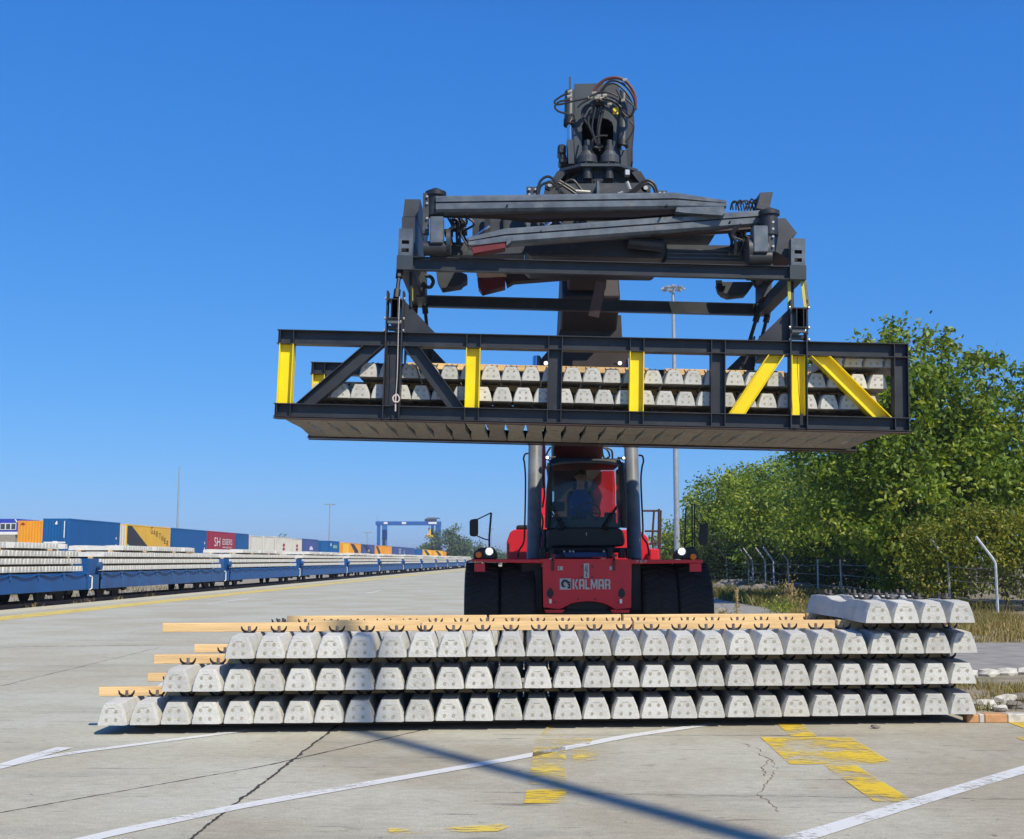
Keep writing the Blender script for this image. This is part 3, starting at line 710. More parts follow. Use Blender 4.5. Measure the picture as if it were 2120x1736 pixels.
aB = arm(P(968,498,17.12), P(1588,453,17.55), .235, .24, 'lift_arm', .55, 0)
for (x, y, Y) in ((1050,424,17.1),(1380,424,17.1),(1120,478,17.1),(1512,458,17.2)):
    b = MB(); p = P(x,y,Y); b.cyl(p + Vector((0,.0,0)), p + Vector((0,.1,0)), .016, 8); b.build('bolt', m_clip, sp)
# brownish under-strips of the arms
for pts, Y in (([(905,443),(1030,446),(1100,454),(1180,450),(1310,449),(1450,438),(1450,434),(905,436)],17.34),([(1100,503),(1300,490),(1580,472),(1580,468),(1380,480),(1100,498)],17.4)):
    b = MB(); ppoly(b, pts, Y, .18); b.build('arm_lip', m_blackrust, sp)
for pts, Y in (([(1398,437),(1402,428),(1418,424),(1498,424),(1502,441),(1494,445),(1420,440)],17.22),):
    b = MB(); ppoly(b, pts, Y, .2); b.build('arm_foot', m_arm, sp)
b = MB(); ppoly(b, [(976,506),(1046,498),(1046,512),(980,524)], 17.02, .25); b.build('arm_foot', m_redb, sp)
b = MB(); ppoly(b, [(970,499),(1046,492),(1048,499),(975,508)], 17.0, .3); ppoly(b, [(1048,492),(1062,490),(1058,500),(1049,508)], 17.0, .2); b.build('arm_foot_bracket', m_arm, sp)
# rear arms seen below the front member
b = MB(); ppoly(b, [(988,576),(1046,572),(1046,592),(998,604),(990,594)], 19.5, .3); b.build('arm_foot', m_redb, sp)
b = MB(); ppoly(b, [(986,562),(1060,566),(1180,560),(1180,573),(1064,582),(1050,590),(1046,574),(990,578)], 19.6, .25); b.build('rear_lift_arm', m_blackrust, sp)
b = MB(); ppoly(b, [(903,560),(948,560),(962,566),(967,568),(966,580),(958,584),(953,590),(914,596),(905,580)], 19.4, .35); b.build('arm_head', m_spread, sp)
b = MB(); ppoly(b, [(1488,583),(1564,583),(1547,607),(1512,611),(1500,606),(1492,598)], 19.5, .35); b.build('arm_head', m_spread, sp)
for k in range(3):
    b = MB(); b.tube(phose([(1484+k*4,580),(1486+k*4,596),(1490+k*3,602),(1494+k*3,592)], 19.3), .022, 6); b.build('hose', m_hose, sp)
# grapple hooks
for cx, sgn, Y in ((888,1,18.9),(1570,-1,18.9)):
    b = MB(); b.tube(smoothline([P(cx-8*sgn,570,Y),P(cx+4*sgn,573,Y),P(cx+9*sgn,583,Y),P(cx+3*sgn,594,Y),P(cx-8*sgn,592,Y)],4), [.03]*16+[.055], 8); b.build('hook', m_black, sp, smooth=True)
    b = MB(); ppoly(b, [(cx-30*sgn,562),(cx-8*sgn,562),(cx-8*sgn,614),(cx-26*sgn,614)][::(1 if sgn>0 else -1)], 19.0, .5); b.build('end_plate', m_spread, sp)
# central box beams
b = MB(); ppoly(b, [(1092,496),(1372,492),(1380,500),(1378,528),(1370,534),(1098,529),(1087,520),(1088,502)], 17.75, 1.5); b.build('main_beam', m_black, sp, bevel=.02)
b = MB(); ppoly(b, [(1381,506),(1562,508),(1562,541),(1379,538)], 17.95, 1.1); b.build('telescopic_beam', m_spread, sp)
b = MB(); ppoly(b, [(900,500),(1086,504),(1086,527),(900,528)], 17.95, 1.1); b.build('telescopic_beam', m_spread, sp)
for yy in (515,523,531):
    b = MB(); ppoly(b, [(1383,yy),(1534,yy+2),(1534,yy+4),(1383,yy+2)], 17.93, .02); b.build('wear_strip', m_arm, sp)
b = MB(); ppoly(b, [(978,442),(1466,440),(1480,486),(978,500)], 18.15, .9); b.build('body', m_spread, sp)
for x in (1003,1043,1090,1128,1158,1196,1232,1268,1300,1336,1372,1410):
    b = MB(); w_ = random.choice((4,8,12)); ppoly(b, [(x,440),(x+w_,440),(x+w_,484),(x,487)], 18.15-random.uniform(.04,.25), .05); b.build('rib', random.choice((m_spread,m_black,m_arm)), sp)
for x, y in ((1128,470),(1450,476),(1000,478),(1386,470)):
    b = MB(); p = P(x,y,17.9); b.cyl(p - Vector((.10,0,.08)), p + Vector((.10,0,.08)), .028, 8); b.build('cylinder_rod', m_chrome, sp, smooth=True)
b = MB(); p0, p1 = P(1345,441,17.6), P(1378,460,17.7); b.cyl(p0,p1,.16,14); b.build('slew_damper', m_spread, sp, smooth=True)
b = MB(); p0, p1 = P(1300,500,17.55), P(1372,508,17.6); b.cyl(p0,p1,.10,12); b.build('cylinder', m_black, sp, smooth=True)
# end heads
for side_, data in (('l', dict(post=(875,399,888,482), disc=(902,402), disc2=None, plate=(890,447,918,502), p1=[(838,412),(870,412),(864,448),(834,448)], p2=[(832,449),(863,449),(858,500),(846,532),(830,532)])),
                    ('r', dict(post=(1592,452,1602,520), disc=(1592,442), disc2=(1562,430), plate=(1561,466,1590,521), p1=[(1603,452),(1626,451),(1650,482),(1632,496),(1612,482)], p2=[(1612,482),(1636,490),(1652,494),(1640,540),(1606,520)]))):
    for nm in ('p1','p2'):
        b = MB(); pts = data[nm]; ppoly(b, pts, 17.5 if nm == 'p1' else 17.4, 1.9); b.build('end_beam_plate', m_spread, sp)
    b = MB(); x0,y0,x1,y1 = data['post']; pbox(b, x0,y0,x1,y1, 17.2, .12); b.build('mounting_plate', m_spread, sp)
    for yy in (y0+8, y0+22, y1-30, y1-10):
        b = MB(); p = P((x0+x1)/2+3, yy, 17.2); b.cyl(p, p-Vector((0,.03,0)), .018, 8); b.build('bolt', m_galv, sp)
    b = MB(); cx, cy = data['disc']; p = P(cx,cy,17.3); b.lathe([(.05,-.36),(.13,-.34),(.13,-.05),(.16,-.03),(.16,.03),(.10,.06),(.04,.09)], p, 'z', 14); b.build('pivot_hub', m_black, sp, smooth=True)
    x0,y0,x1,y1 = data['plate']; b = MB(); pbox(b, x0,y0,x1,y1, 17.05, .25); b.build('pivot_cover', m_arm, sp, bevel=.012)
    b = MB(); cx = (x0+x1)/2; p = P(cx, y1+12, 17.2); b.cyl(p - Vector((.19,0,0)), p + Vector((.15,0,0)), .11, 14); b.build('roller', m_black, sp, smooth=True)
    sg = 1 if side_ == 'l' else -1
    for dx, r_ in ((25,.19),(-9,.15)):
        b = MB(); p = P(cx+sg*dx, y1-2, 17.25); b.cyl(p - Vector((.03,0,0)), p + Vector((.03,0,0)), r_, 18); b.build('sheave', m_spread, sp, smooth=True)
    b = MB(); ppoly(b, [(cx-16,y1+22),(cx+22*1,y1+20),(cx+26,y1+32),(cx-8,y1+34)], 17.5, .8); b.build('end_lug', m_spread, sp)
    # clutter of hoses and valves
    random.seed(11 if sg > 0 else 12)
    for k in range(9):
        xs = cx + sg*(22 + k*5); pts = [(xs, y0+2+random.uniform(-6,6)), (xs+sg*random.uniform(2,16), y0+18+random.uniform(-5,5)), (xs+sg*random.uniform(-8,10), y0+34), (xs+sg*random.uniform(-5,12), y1+6)]
        b = MB(); b.tube(phose(pts, 17.45+random.uniform(-.2,.3)), random.choice((.014,.018,.024)), 6); b.build('hose', m_hose, sp)
    for k in range(6):
        p = P(cx + sg*random.uniform(22,62), random.uniform(y0+4,y1+6), 17.7); b = MB(); s_ = random.uniform(.03,.07); b.bx(p.x-s_,p.x+s_*1.6,p.y,p.y+.2,p.z-s_,p.z+s_*.7); b.build('valve_block', random.choice((m_black,m_spread,m_clip)), sp, bevel=.008)
b = MB(); ppoly(b, [(1574,398),(1600,397),(1600,400),(1592,436),(1566,430),(1572,410)], 17.5, .35); b.build('cover_plate', m_spread, sp)
for k in range(9):
    b = MB(); x = 1512 + k*6; b.tube(phose([(x,434),(x+random.uniform(-4,6),421),(x+8,413+random.uniform(-3,4)),(x+14,420),(x+18,436)], 17.6+.03*k), .013, 5); b.build('hose', m_hose, sp)
# rotator, slewing ring, motors
RC = P(1237,380,18.55)
b = MB()
for (xx0, yy0, xx1, yy1, dY) in ((1145,384,1330,406,0),):
    ppoly(b, [(1150,380),(1325,378),(1346,404),(1128,406)], 17.9, 1.2)
b.build('rotator_frame', m_spread, sp)
b = MB(); q = P(1233,372,18.55); q.z = P(1233,374,17.95).z; b.lathe([(.58,-.20),(.58,-.08),(.52,-.06),(.52,.0),(.54,.02),(.54,.06)], q, 'z', 40); b.build('slewing_ring', m_black, sp, smooth=True)
for k in range(22):
    t = 2*math.pi*k/22; b = MB(); c_ = q + Vector((.60*math.cos(t), .60*math.sin(t), -.20)); b.cyl(c_, c_ - Vector((0,0,.03)), .018, 6); 
    if math.sin(t) < .2: b.build('bolt', m_zinc, sp)
for (x0, y0, x1, y1) in ((1090,386,1115,410),(1360,394,1381,412)):
    b = MB(); pbox(b, x0,y0,x1,y1,17.75,.08); b.build('stop_plate', m_spread, sp)
    for xx in (x0+6, x1-6):
        for yy in (y0+6, y0+17):
            b = MB(); p = P(xx,yy,17.75); b.cyl(p, p-Vector((0,.03,0)), .020, 8); b.build('bolt', m_galv, sp)
for (x, y) in ((1138,382),(1337,388)):
    b = MB(); p = P(x,y,17.9); b.cyl(p, p+Vector((0,.16,0)), .075, 14); ppoly(b, [(x-9,y),(x+9,y),(x+12,y+24),(x-13,y+24)], 17.92, .14); b.build('cylinder_lug', m_spread, sp)
    b = MB(); p = P(x,y,17.88); b.cyl(p, p+Vector((0,.04,0)), .034, 12); b.build('pin', m_galv, sp)
b = MB(); pbox(b, 1236,374,1241,405,17.6,.3); b.build('web_plate', m_arm, sp)
for pts in ([(1150,392),(1182,372),(1200,388),(1212,404)],[(1160,402),(1150,376),(1134,365),(1118,376),(1112,402)],[(1170,404),(1152,386),(1138,377),(1120,384),(1114,404)],[(1158,374),(1182,388),(1206,406)],[(1156,378),(1178,392),(1200,407)],
            [(1300,404),(1318,386),(1338,373),(1354,380),(1362,402)],[(1306,404),(1322,390),(1340,379),(1352,386),(1358,402)],[(1296,402),(1312,392),(1326,380)]):
    b = MB(); b.tube(phose(pts, 17.7), .021, 7); b.build('hose', m_hose, sp)
for pts in ([(1192,396),(1222,398)],[(1280,402),(1290,398)],[(1298,376),(1304,392)]):
    b = MB(); b.tube([P(x,y,17.6) for x,y in pts], .03, 6); b.build('fitting', m_zinc, sp)

# ------------------------------------------------------------------ reach stacker
rs = WT('reach_stacker', (1.35, 21.6, 0), 'big red reach stacker with dark grey boom facing the camera behind the sleeper stack', 'reach stacker')
# boom: outer and inner box sections
def boomline(Y): return 3.95 + (27.5-Y)*.552
def boxsec(name, Y0, Y1, xc, wd, h, mat, zoff=0, bevel=.03):
    b = MB(); vs = []
    for Y in (Y0, Y1):
        z = boomline(Y) + zoff; nx = Vector((0,.483,.876))
        for sx, k in ((-1,0),(1,0),(1,1),(-1,1)): vs.append(Vector((xc+sx*wd/2, Y, z)) + nx*h*k)
    b.add(vs, [(0,3,2,1),(4,5,6,7),(0,1,5,4),(1,2,6,5),(2,3,7,6),(3,0,4,7)]); o = b.build(name, mat, rs, bevel=bevel); return o
boxsec('boom_outer', 28.6, 22.4, 1.53, 1.12, 1.25, m_boom)
boxsec('boom_inner', 22.39, 19.35, 1.44, .74, .95, m_boom, .10)
b = MB(); vs = []
for Y in (22.0, 19.5):
    for x0 in (1.86, 2.06):
        for k in (0, .5): vs.append((x0, Y, boomline(Y)+.10+k))
b.add(vs, [(0,1,3,2),(4,6,7,5),(0,4,5,1),(2,3,7,6),(0,2,6,4),(1,5,7,3)]); b.build('hose_track', m_boom, rs)
# cylinder brackets on the sides of the boom
ppts = [(1171,648),(1286,652),(1288,700),(1312,756),(1312,775),(1106,775),(1107,757),(1152,706)]
b = MB(); ppoly(b, ppts, 23.3, .5); b.build('cylinder_bracket', m_boom, rs)
# lift cylinders
for (xt, yt, xb, yb) in ((1108.5,922,1105,1154),(1306.5,926,1314,1154)):
    a_ = P(xb,yb+6,22.0); c_ = P(xt,yt,22.75); d = (c_-a_).normalized(); top = c_ + d*.04
    b = MB(); b.cyl(a_, top, .133, 24); b.build('lift_cylinder', m_cyl, rs, smooth=True)
    b = MB(); b.cyl(top-d*.02, top+d*.06, .150, 24); b.build('cylinder_collar', m_cyl, rs, smooth=True)
    b = MB(); b.cyl(top+d*.06, top+d*1.9, .085, 16); b.build('cylinder_piston', m_chrome, rs, smooth=True)
# boom head with arched opening
HX = lambda x, y, Y=18.3: P(x, y, Y)
outer = [(1189,173),(1278,172),(1284,190),(1284,332),(1190,334),(1186,200)]
b = MB()
arch = [(1205,334),(1205,262),(1208,252),(1215,246),(1226,243),(1248,243),(1259,246),(1267,252),(1270,262),(1270,334)]
left = [(1189,173),(1186,200),(1189,334)] + arch[:5]
right = [(1279,172),(1285,195),(1285,334)] + arch[::-1][:5]
ppoly(b, [(1189,173),(1237,172),(1237,243),(1226,243),(1215,246),(1208,252),(1205,262),(1205,334),(1190,334),(1186,200)][::-1], 18.3, .05)
ppoly(b, [(1279,172),(1285,195),(1284,334),(1270,334),(1270,262),(1267,252),(1259,246),(1248,243),(1237,243),(1237,172)][::-1], 18.3, .05)
b.build('boom_head', m_darkg, rs)
b = MB(); ppoly(b, [(1189,173),(1192,173),(1192,334),(1188,334),(1186,200)], 18.36, 1.15); ppoly(b, [(1280,172),(1284,190),(1284,334),(1281,334)], 18.36, 1.15); ppoly(b, [(1193,173),(1279,172),(1279,176),(1193,177)], 18.36, 1.15); ppoly(b, [(1193,240),(1279,240),(1279,243),(1193,243)], 18.9, .6)
b.build('head_side_plates', m_darkg, rs)
b = MB(); ppoly(b, [(1193,244),(1279,244),(1279,332),(1193,332)], 19.3, .05); b.build('head_rear_plate', m_plastic, rs)
b = MB(); ppoly(b, [(1284,182),(1300,196),(1312,230),(1314,262),(1306,352),(1286,352)], 19.2, .35); b.build('boom_side', m_black, rs, bevel=.02)
# tilt cylinders left and right of the head
for (x, y0, y1, ry, wd) in ((1180,190,258,290,.085),(1290,196,302,312,.08)):
    p0, p1 = P(x,y0,18.35), P(x-1,y1,18.25); d = (p1-p0).normalized()
    b = MB(); b.cyl(p0, p1, wd, 16); b.build('tilt_cylinder', m_darkg, rs, smooth=True)
    b = MB(); b.cyl(p1-d*.09, p1+d*.01, wd+.012, 16); b.build('cylinder_gland', m_plastic, rs, smooth=True)
    p2 = P(x, ry, 18.25); b = MB(); b.cyl(p1, p2, .045, 12); b.build('cylinder_piston', m_chrome, rs, smooth=True)
    b = MB(); ppoly(b, [(x-6,ry-2),(x+7,ry-2),(x+9,ry+48),(x-3,ry+48)], 18.15, .3); b.build('head_lug', m_darkg, rs)
b = MB(); pbox(b, 1178,158,1182,194,18.4,.03); b.build('antenna', m_spread, rs)
b = MB(); pbox(b, 1269,222,1283,236,18.288,.008); b.build('warning_sticker', [M('sticker_yellow',(.85,.62,.02),.5)], rs)
b = MB(); ppoly(b, [(1273,233),(1276,228),(1279,230),(1277,233)], 18.285, .002); ppoly(b, [(1274,226),(1276,224),(1278,226)], 18.285, .002); b.build('sticker_print', m_plastic, rs)
for (x0,y0,x1,y1) in ((1155,297,1172,318),(1160,316,1173,330),(1157,324,1178,338)):
    b = MB(); pbox(b, x0,y0,x1,y1,18.25,.3); b.build('valve_housing', m_black, rs, bevel=.03)
# turret plate, drive motors
b = MB(); q = P(1236,340,18.5); q.z = P(1236,341,17.9).z
def poly_at(b, pts, z0, z1, c):
    n = len(pts); vs = [(c.x+x, c.y+y, z0) for x,y in pts] + [(c.x+x*.93 if 0 else c.x+x, c.y+y, z1) for x,y in pts]
    b.add(vs, [tuple(range(n))[::-1], tuple(n+i for i in range(n))] + [(i,(i+1)%n,n+(i+1)%n,n+i) for i in range(n)])
octp = [(-.30,-.62),(.30,-.62),(.62,-.36),(.68,.1),(.60,.62),(-.60,.62),(-.68,.1),(-.62,-.36)]
poly_at(b, octp, q.z-.03, q.z+.02, q); b.build('turret_plate', m_darkg, rs, bevel=.006)
b = MB(); b.lathe([(.46,-.30),(.46,-.035)], q, 'z', 36); b.build('gear_drum', m_plastic, rs)
for k in range(34):
    t = math.pi + math.pi*(k+.5)/34; b = MB(); cc = Vector((q.x+.475*math.cos(t), q.y+.475*math.sin(t), q.z-.16)); b.bx(cc.x-.010,cc.x+.010,cc.y-.016,cc.y+.016,cc.z-.10,cc.z+.10); b.build('ring_gear_tooth', m_black, rs)
for sg in (-1,1):
    b = MB(); b.prism([(sg*.50,-.032),(sg*.66,-.032),(sg*.82,-.30),(sg*.70,-.30)][::sg], lambda u,v,d: (q.x+u, q.y+d, q.z+v), -.40, .45); b.build('turret_side_plate', m_black, rs)
for dx in (-.17,.17):
    b = MB(); b.cyl((q.x+dx-.02, q.y-.50, q.z-.03), (q.x+dx-.02, q.y-.50, q.z-.20), .075, 14); b.build('drive_pinion', m_black, rs)
for x in (1216,1262):
    b = MB(); p = P(x,334,18.1); p.z = q.z+.021; b.lathe([(.12,0),(.12,.05),(.155,.06),(.155,.17),(.145,.19),(.12,.20),(.10,.25),(.075,.27),(.075,.35),(.05,.36),(.05,.44),(.04,.45)], p, 'z', 22); b.build('slew_motor', m_spread, rs)
    for yy in (0,1,2,3,4,5):
        b = MB(); t = 2*math.pi*yy/6+.3; cc = p + Vector((.12*math.cos(t),.12*math.sin(t),.04)); b.cyl(cc, cc+Vector((0,0,.03)), .014, 6)
        if math.sin(t) < .4: b.build('bolt', m_zinc, rs)
# hoses on the head
hoses = [([(1233,220),(1215,218),(1205,236),(1222,266),(1240,310)],.020),([(1231,218),(1218,250),(1229,280),(1239,300)],.018),([(1244,220),(1238,262),(1237,305)],.02),([(1250,222),(1240,268),(1241,312)],.022),([(1228,192),(1238,176),(1256,163),(1280,161),(1300,172),(1314,196),(1316,226)],.026),
   ([(1242,206),(1256,172),(1276,167),(1298,180),(1313,205),(1313,228),(1302,240),(1290,228)],.019),([(1236,200),(1250,180),(1270,172),(1290,184),(1305,204),(1312,226),(1304,242),(1292,236),(1278,214),(1256,202)],.016),
   ([(1182,188),(1160,200),(1148,210),(1156,216),(1190,208),(1222,202)],.017),([(1180,206),(1158,210),(1149,220),(1156,230),(1180,238),(1178,250)],.017),([(1196,222),(1204,214),(1222,204)],.014),([(1247,203),(1268,208),(1286,222)],.018),
   ([(1226,308),(1228,288),(1244,281),(1258,281)],.018),([(1228,303),(1240,306),(1248,302)],.018),([(1294,203),(1313,222),(1308,240)],.013),([(1304,250),(1312,262),(1306,280),(1294,294)],.012),([(1276,184),(1282,196),(1286,206)],.014),
   ([(1233,222),(1226,262),(1234,296)],.014),([(1220,200),(1244,190),(1262,192),(1280,200)],.013)]
for i, (pts, r_) in enumerate(hoses):
    b = MB(); b.tube(phose(pts, 18.15 - .015*i), r_, 7); b.build('hose', m_hosered if i == 4 else m_hose, rs, smooth=True)
for x, y in ((1230,193),(1222,202),(1236,203),(1246,204),(1179,200),(1180,190),(1294,166),(1262,216),(1252,198),(1290,208),(1240,199)):
    b = MB(); p = P(x,y,18.02); b.cyl(p-Vector((.035,0,0)), p+Vector((.035,0,.01)), .024, 6); b.build('fitting', m_zinc, rs)
b = MB(); pbox(b, 1229,203,1252,216,18.1,.12); b.build('manifold', m_clip, rs, bevel=.01)
b = MB(); pbox(b, 1294,350,1304,362,17.9,.12); b.build('sensor_box', m_galv, rs, bevel=.01)

# --- chassis, front panel, fenders
MX_ = 1.30
b = MB(); F_ = 20.55
pp = [(1123,1158),(1308,1159),(1307,1258),(1283,1261),(1273,1261),(1262,1254),(1248,1248),(1232,1245),(1214,1244),(1196,1246),(1180,1250),(1168,1257),(1158,1261),(1125,1257)]
ppoly(b, pp, F_, .05); b.build('front_panel', m_red, rs, bevel=.006)
b = MB(); ppoly(b, [(1127,1262),(1170,1262),(1164,1268),(1130,1268)], F_-.02, .06); ppoly(b, [(1264,1262),(1305,1262),(1302,1268),(1268,1268)], F_-.02, .06); b.build('panel_foot', m_red, rs)
b = MB(); pbox(b, 1128,1262,1303,1285,F_+.06,.5); b.build('axle_beam', m_rubber, rs, bevel=.03)
b = MB(); p = P(1215,1268,F_+.1); b.cyl(p, p+Vector((0,.5,0)), .36, 28); b.build('differential', m_rubber, rs, smooth=True)
b = MB(); pbox(b, 1124,1157,1307,1160,F_-.05,3.2); b.build('front_deck', m_red, rs)
b = MB(); b.bx(.72,1.98,F_+.75,29.0,.55,1.62); b.build('chassis', m_red, rs)
for pts, tri in (([(977,1157),(1126,1157),(1126,1165),(1080,1165),(977,1162)],0),([(1306,1158),(1455,1158),(1455,1165),(1330,1167),(1306,1167)],0)):
    b = MB(); ppoly(b, pts, F_-.02, 2.0); b.build('fender', m_red, rs, bevel=.01)
for (x0,x1,xi) in ((982,1004,-1),(1428,1452,1)):
    b = MB(); pbox(b, x0,1166,x1,1183,F_+.05,.03); b.build('mud_flap_bracket', m_red, rs)
for (xa, ya, xb, yb) in ((1080,1166,1121,1262),(1309,1167,1326,1262)):
    b = MB(); pbox(b, xa,ya,xb,yb,F_+.45,.05); b.build('inner_guard', m_plastic, rs)
# ribs, reflectors, stickers, bolts, lettering on the panel
for x in (1143,1161,1181,1203,1228,1251,1270,1289):
    b = MB(); pbox(b, x,1166,x+1.2,1192 if 1155 < x < 1275 else 1250,F_-.004,.004); b.build('panel_crease', m_red, rs)
def sticker(name, x0,y0,x1,y1, mat, Y=F_-.006, parent=rs):
    b = MB(); pbox(b, x0,y0,x1,y1,Y,.004); return b.build(name, mat, parent)
m_stk = M('sticker_grey_white', (.48,.50,.50), .5, 0, .05)
sticker('warning_sticker', 1209,1166,1219.5,1196, m_stk)
b = MB()
for i in range(3):
    pass
tri = [(1211,1176),(1214.3,1169.5),(1217.6,1176)]
for (p0, p1) in zip(tri, tri[1:]+tri[:1]): b.tube([P(*p0,F_-.008),P(*p1,F_-.008)], .0035, 4)
b.tube([P(1211,1181,F_-.008),P(1213,1178.5,F_-.008),P(1215,1179.5,F_-.008),P(1216,1183,F_-.008)], .008, 4)
b.tube([P(1213,1185,F_-.008),P(1216,1184,F_-.008)], .007, 4)
b.tube([P(1212.5,1189,F_-.008),P(1216,1189,F_-.008)], .006, 4); b.tube([P(1214.3,1189,F_-.008),P(1214.3,1193,F_-.008)], .007, 4); b.tube([P(1212.5,1193,F_-.008),P(1216,1193,F_-.008)], .004, 4)
b.build('warning_pictogram', m_plastic, rs)
for x in (1155,1262): sticker('decal', x,1172,x+10,1180, m_stk)
for x, x2 in ((1157.5,0),(1269.5,0)): sticker('decal_print', x,1173.5,x+1.6,1177.5, m_plastic, F_-.009)
for x in (1137,1283): sticker('reflector', x,1240,x+5,1248.5, m_white)
for (x,y) in ((1204.5,1172.5),(1226,1172.5),(1204,1194.5),(1226,1194.5),(1197,1240),(1232,1240),(1148,1246),(1280,1247)):
    b = MB(); p = P(x,y,F_-.003); b.cyl(p, p-Vector((0,.012,0)), .014, 8); b.build('panel_bolt', m_plastic, rs)
for cx in (1139,1287):
    b = MB(); pts = []
    for k in range(16):
        t = 2*math.pi*k/16; r_ = 1; pts.append((cx + 7.3*math.sin(t)*(1 if math.cos(t)<.2 else (1.0-.55*max(0,(math.cos(t)-.2)/.8))), 1227 - 10.5*math.cos(t)))
    ppoly(b, pts[::-1], F_-.008, .006); b.build('lifting_eye_cover', m_plastic, rs)
for x in (1142,1268.5):
    b = MB(); ppoly(b, [(x,1150),(x+5,1150),(x+5.5,1181),(x-.5,1181)], F_-.05, .04); b.build('latch', m_redb, rs); b = MB(); ppoly(b, [(x-2,1146),(x+9,1147),(x+9,1152),(x-1,1151)], F_-.06, .06); b.build('latch_handle', m_redb, rs)
# logo plate and lettering
sticker('logo_plate', 1159,1197,1182,1220, m_stk)
b = MB(); Yl = F_-.011
b.tube(smoothline([P(x,y,Yl) for x,y in ((1170,1214.5),(1165.5,1212.5),(1164,1207),(1167,1202.5),(1172,1202),(1176,1205),(1179,1206))],4), [.012]*3+[.020]*22, 5)
ppoly(b, [(1172.5,1202.5),(1181,1204.5),(1181,1218),(1175,1218),(1175.8,1212),(1173,1207)][::-1], Yl, .004)
b.build('logo_emblem', m_plastic, rs)
b = MB(); b.tube([P(1173.5,1206,Yl-.02),P(1175.6,1211,Yl-.02),P(1178,1214,Yl-.02)], .006, 4); p = P(1178.3,1207.4,Yl-.014); b.cyl(p,p-Vector((0,.01,0)),.008,8); b.build('logo_detail', m_stk, rs)
def text(s_, mat, p_left, height, width=None, rot=(R(90),0,0), bold=0., parent=None, name='lettering', ext=.003, shear=0):
    cu = bpy.data.curves.new('text', 'FONT'); cu.body = s_; cu.size = 1; cu.offset = bold; cu.extrude = 0
    ob = bpy.data.objects.new('tmp', cu); COL.objects.link(ob); bpy.context.view_layer.update()
    dg = bpy.context.evaluated_depsgraph_get(); me = bpy.data.meshes.new_from_object(ob.evaluated_get(dg)); bpy.data.objects.remove(ob)
    xs = [v.co.x for v in me.vertices]; ys = [v.co.y for v in me.vertices]; x0, x1, y0, y1 = min(xs), max(xs), min(ys), max(ys)
    sy = height/(y1-y0); sx = sy if width is None else width/(x1-x0)
    for v in me.vertices: v.co.x = (v.co.x-x0)*sx + (v.co.y-y0)*sy*shear; v.co.y = (v.co.y-y0)*sy
    me.materials.clear(); me.materials.append(mat)
    o = bpy.data.objects.new(name, me); COL.objects.link(o); off = Vector(parent['_org']) if parent is not None and '_org' in parent else Vector((0,0,0))
    o.parent = parent; o.location = Vector(p_left) - off; o.rotation_euler = rot; return o
pL, pR_ = P(1185.5,1219.5,F_-.012), P(1263.5,1198.5,F_-.012)
def block_word(word, mat, p_left, width, height, parent, name='lettering', gap=.14, th=.30):
    """condensed heavy capitals made of strokes on a 1 x 1 cell each"""
    G_ = {'K': [[(0,0),(0,1),(th,1),(th,0)], [(th,.44),(.68,1),(1,1),(.58,.5),(1,0),(.68,0),(th,.56)]],
          'A': [[(0,0),(0,.84),(.16,1),(.84,1),(1,.84),(1,0),(1-th,0),(1-th,.30),(th,.30),(th,0)]],
          'L': [[(0,0),(0,1),(th,1),(th,.17),(.9,.17),(.9,0)]],
          'M': [[(0,0),(0,1),(.26,1),(.5,.42),(.74,1),(1,1),(1,0),(.79,0),(.79,.62),(.58,.1),(.42,.1),(.21,.62),(.21,0)]],
          'R': [[(0,0),(0,1),(.84,1),(1,.84),(1,.58),(.88,.48),(1,.40),(1,0),(1-th,0),(1-th,.38),(th,.38),(th,0)]]}
    H_ = {'A': [(th,.46),(th,.78),(.40,.84),(.60,.84),(1-th,.78),(1-th,.46)], 'R': [(th,.52),(th,.84),(1-th,.84),(1-th,.52)]}
    wds = [1.25 if c == 'M' else (.82 if c == 'L' else 1) for c in word]; tot = sum(wds) + gap*(len(word)-1); u = width/tot; x = 0
    for c, w_ in zip(word, wds):
        b = MB()
        for poly in G_[c]:
            b.add([(p_left[0] + (x+px*w_)*u, p_left[1], p_left[2] + py*height) for px, py in poly], [tuple(range(len(poly)))])
        if c in H_: b.add([(p_left[0] + (x+px*w_)*u, p_left[1]-.002, p_left[2] + py*height) for px, py in H_[c]], [tuple(range(len(H_[c])))], 1)
        b.build(name, [mat, m_red], parent); x += w_ + gap
block_word('KALMAR', m_stk, pL, (pR_-pL).x, (pR_-pL).z, rs)
text('757', m_stk, P(1316,1165,F_-.03), .05, .20, parent=rs, name='chalk_number')
# headlights, indicators
for (hx, ox, x0, x1) in ((1013,991,979,1030),(1411,1435,1397,1447)):
    b = MB(); m_ = 1 if hx < 1200 else -1
    ppoly(b, [(x0,1157),(x0+2,1143),(x0+14,1134),(x1-8,1132),(x1-1,1146),(x1,1157)], F_+.02, .35); b.build('lamp_housing', m_plastic, rs, bevel=.02)
    b = MB(); p = P(hx,1141,F_); b.lathe([(.01,-.065),(.035,-.058),(.052,-.045),(.055,-.02),(.055,.02)], p, 'y', 20); b.build('headlight', m_lamp, rs, smooth=True)
    b = MB(); b.lathe([(.057,-.03),(.075,-.035),(.075,.02),(.057,.02)], p, 'y', 20); b.build('lamp_rim', m_galv, rs, smooth=True)
    b = MB(); p = P(ox,1148 if m_ > 0 else 1152,F_); b.lathe([(.02,-.05),(.05,-.045),(.055,-.02),(.055,.03)], p, 'y', 18); b.build('indicator', m_orangeL, rs, smooth=True)
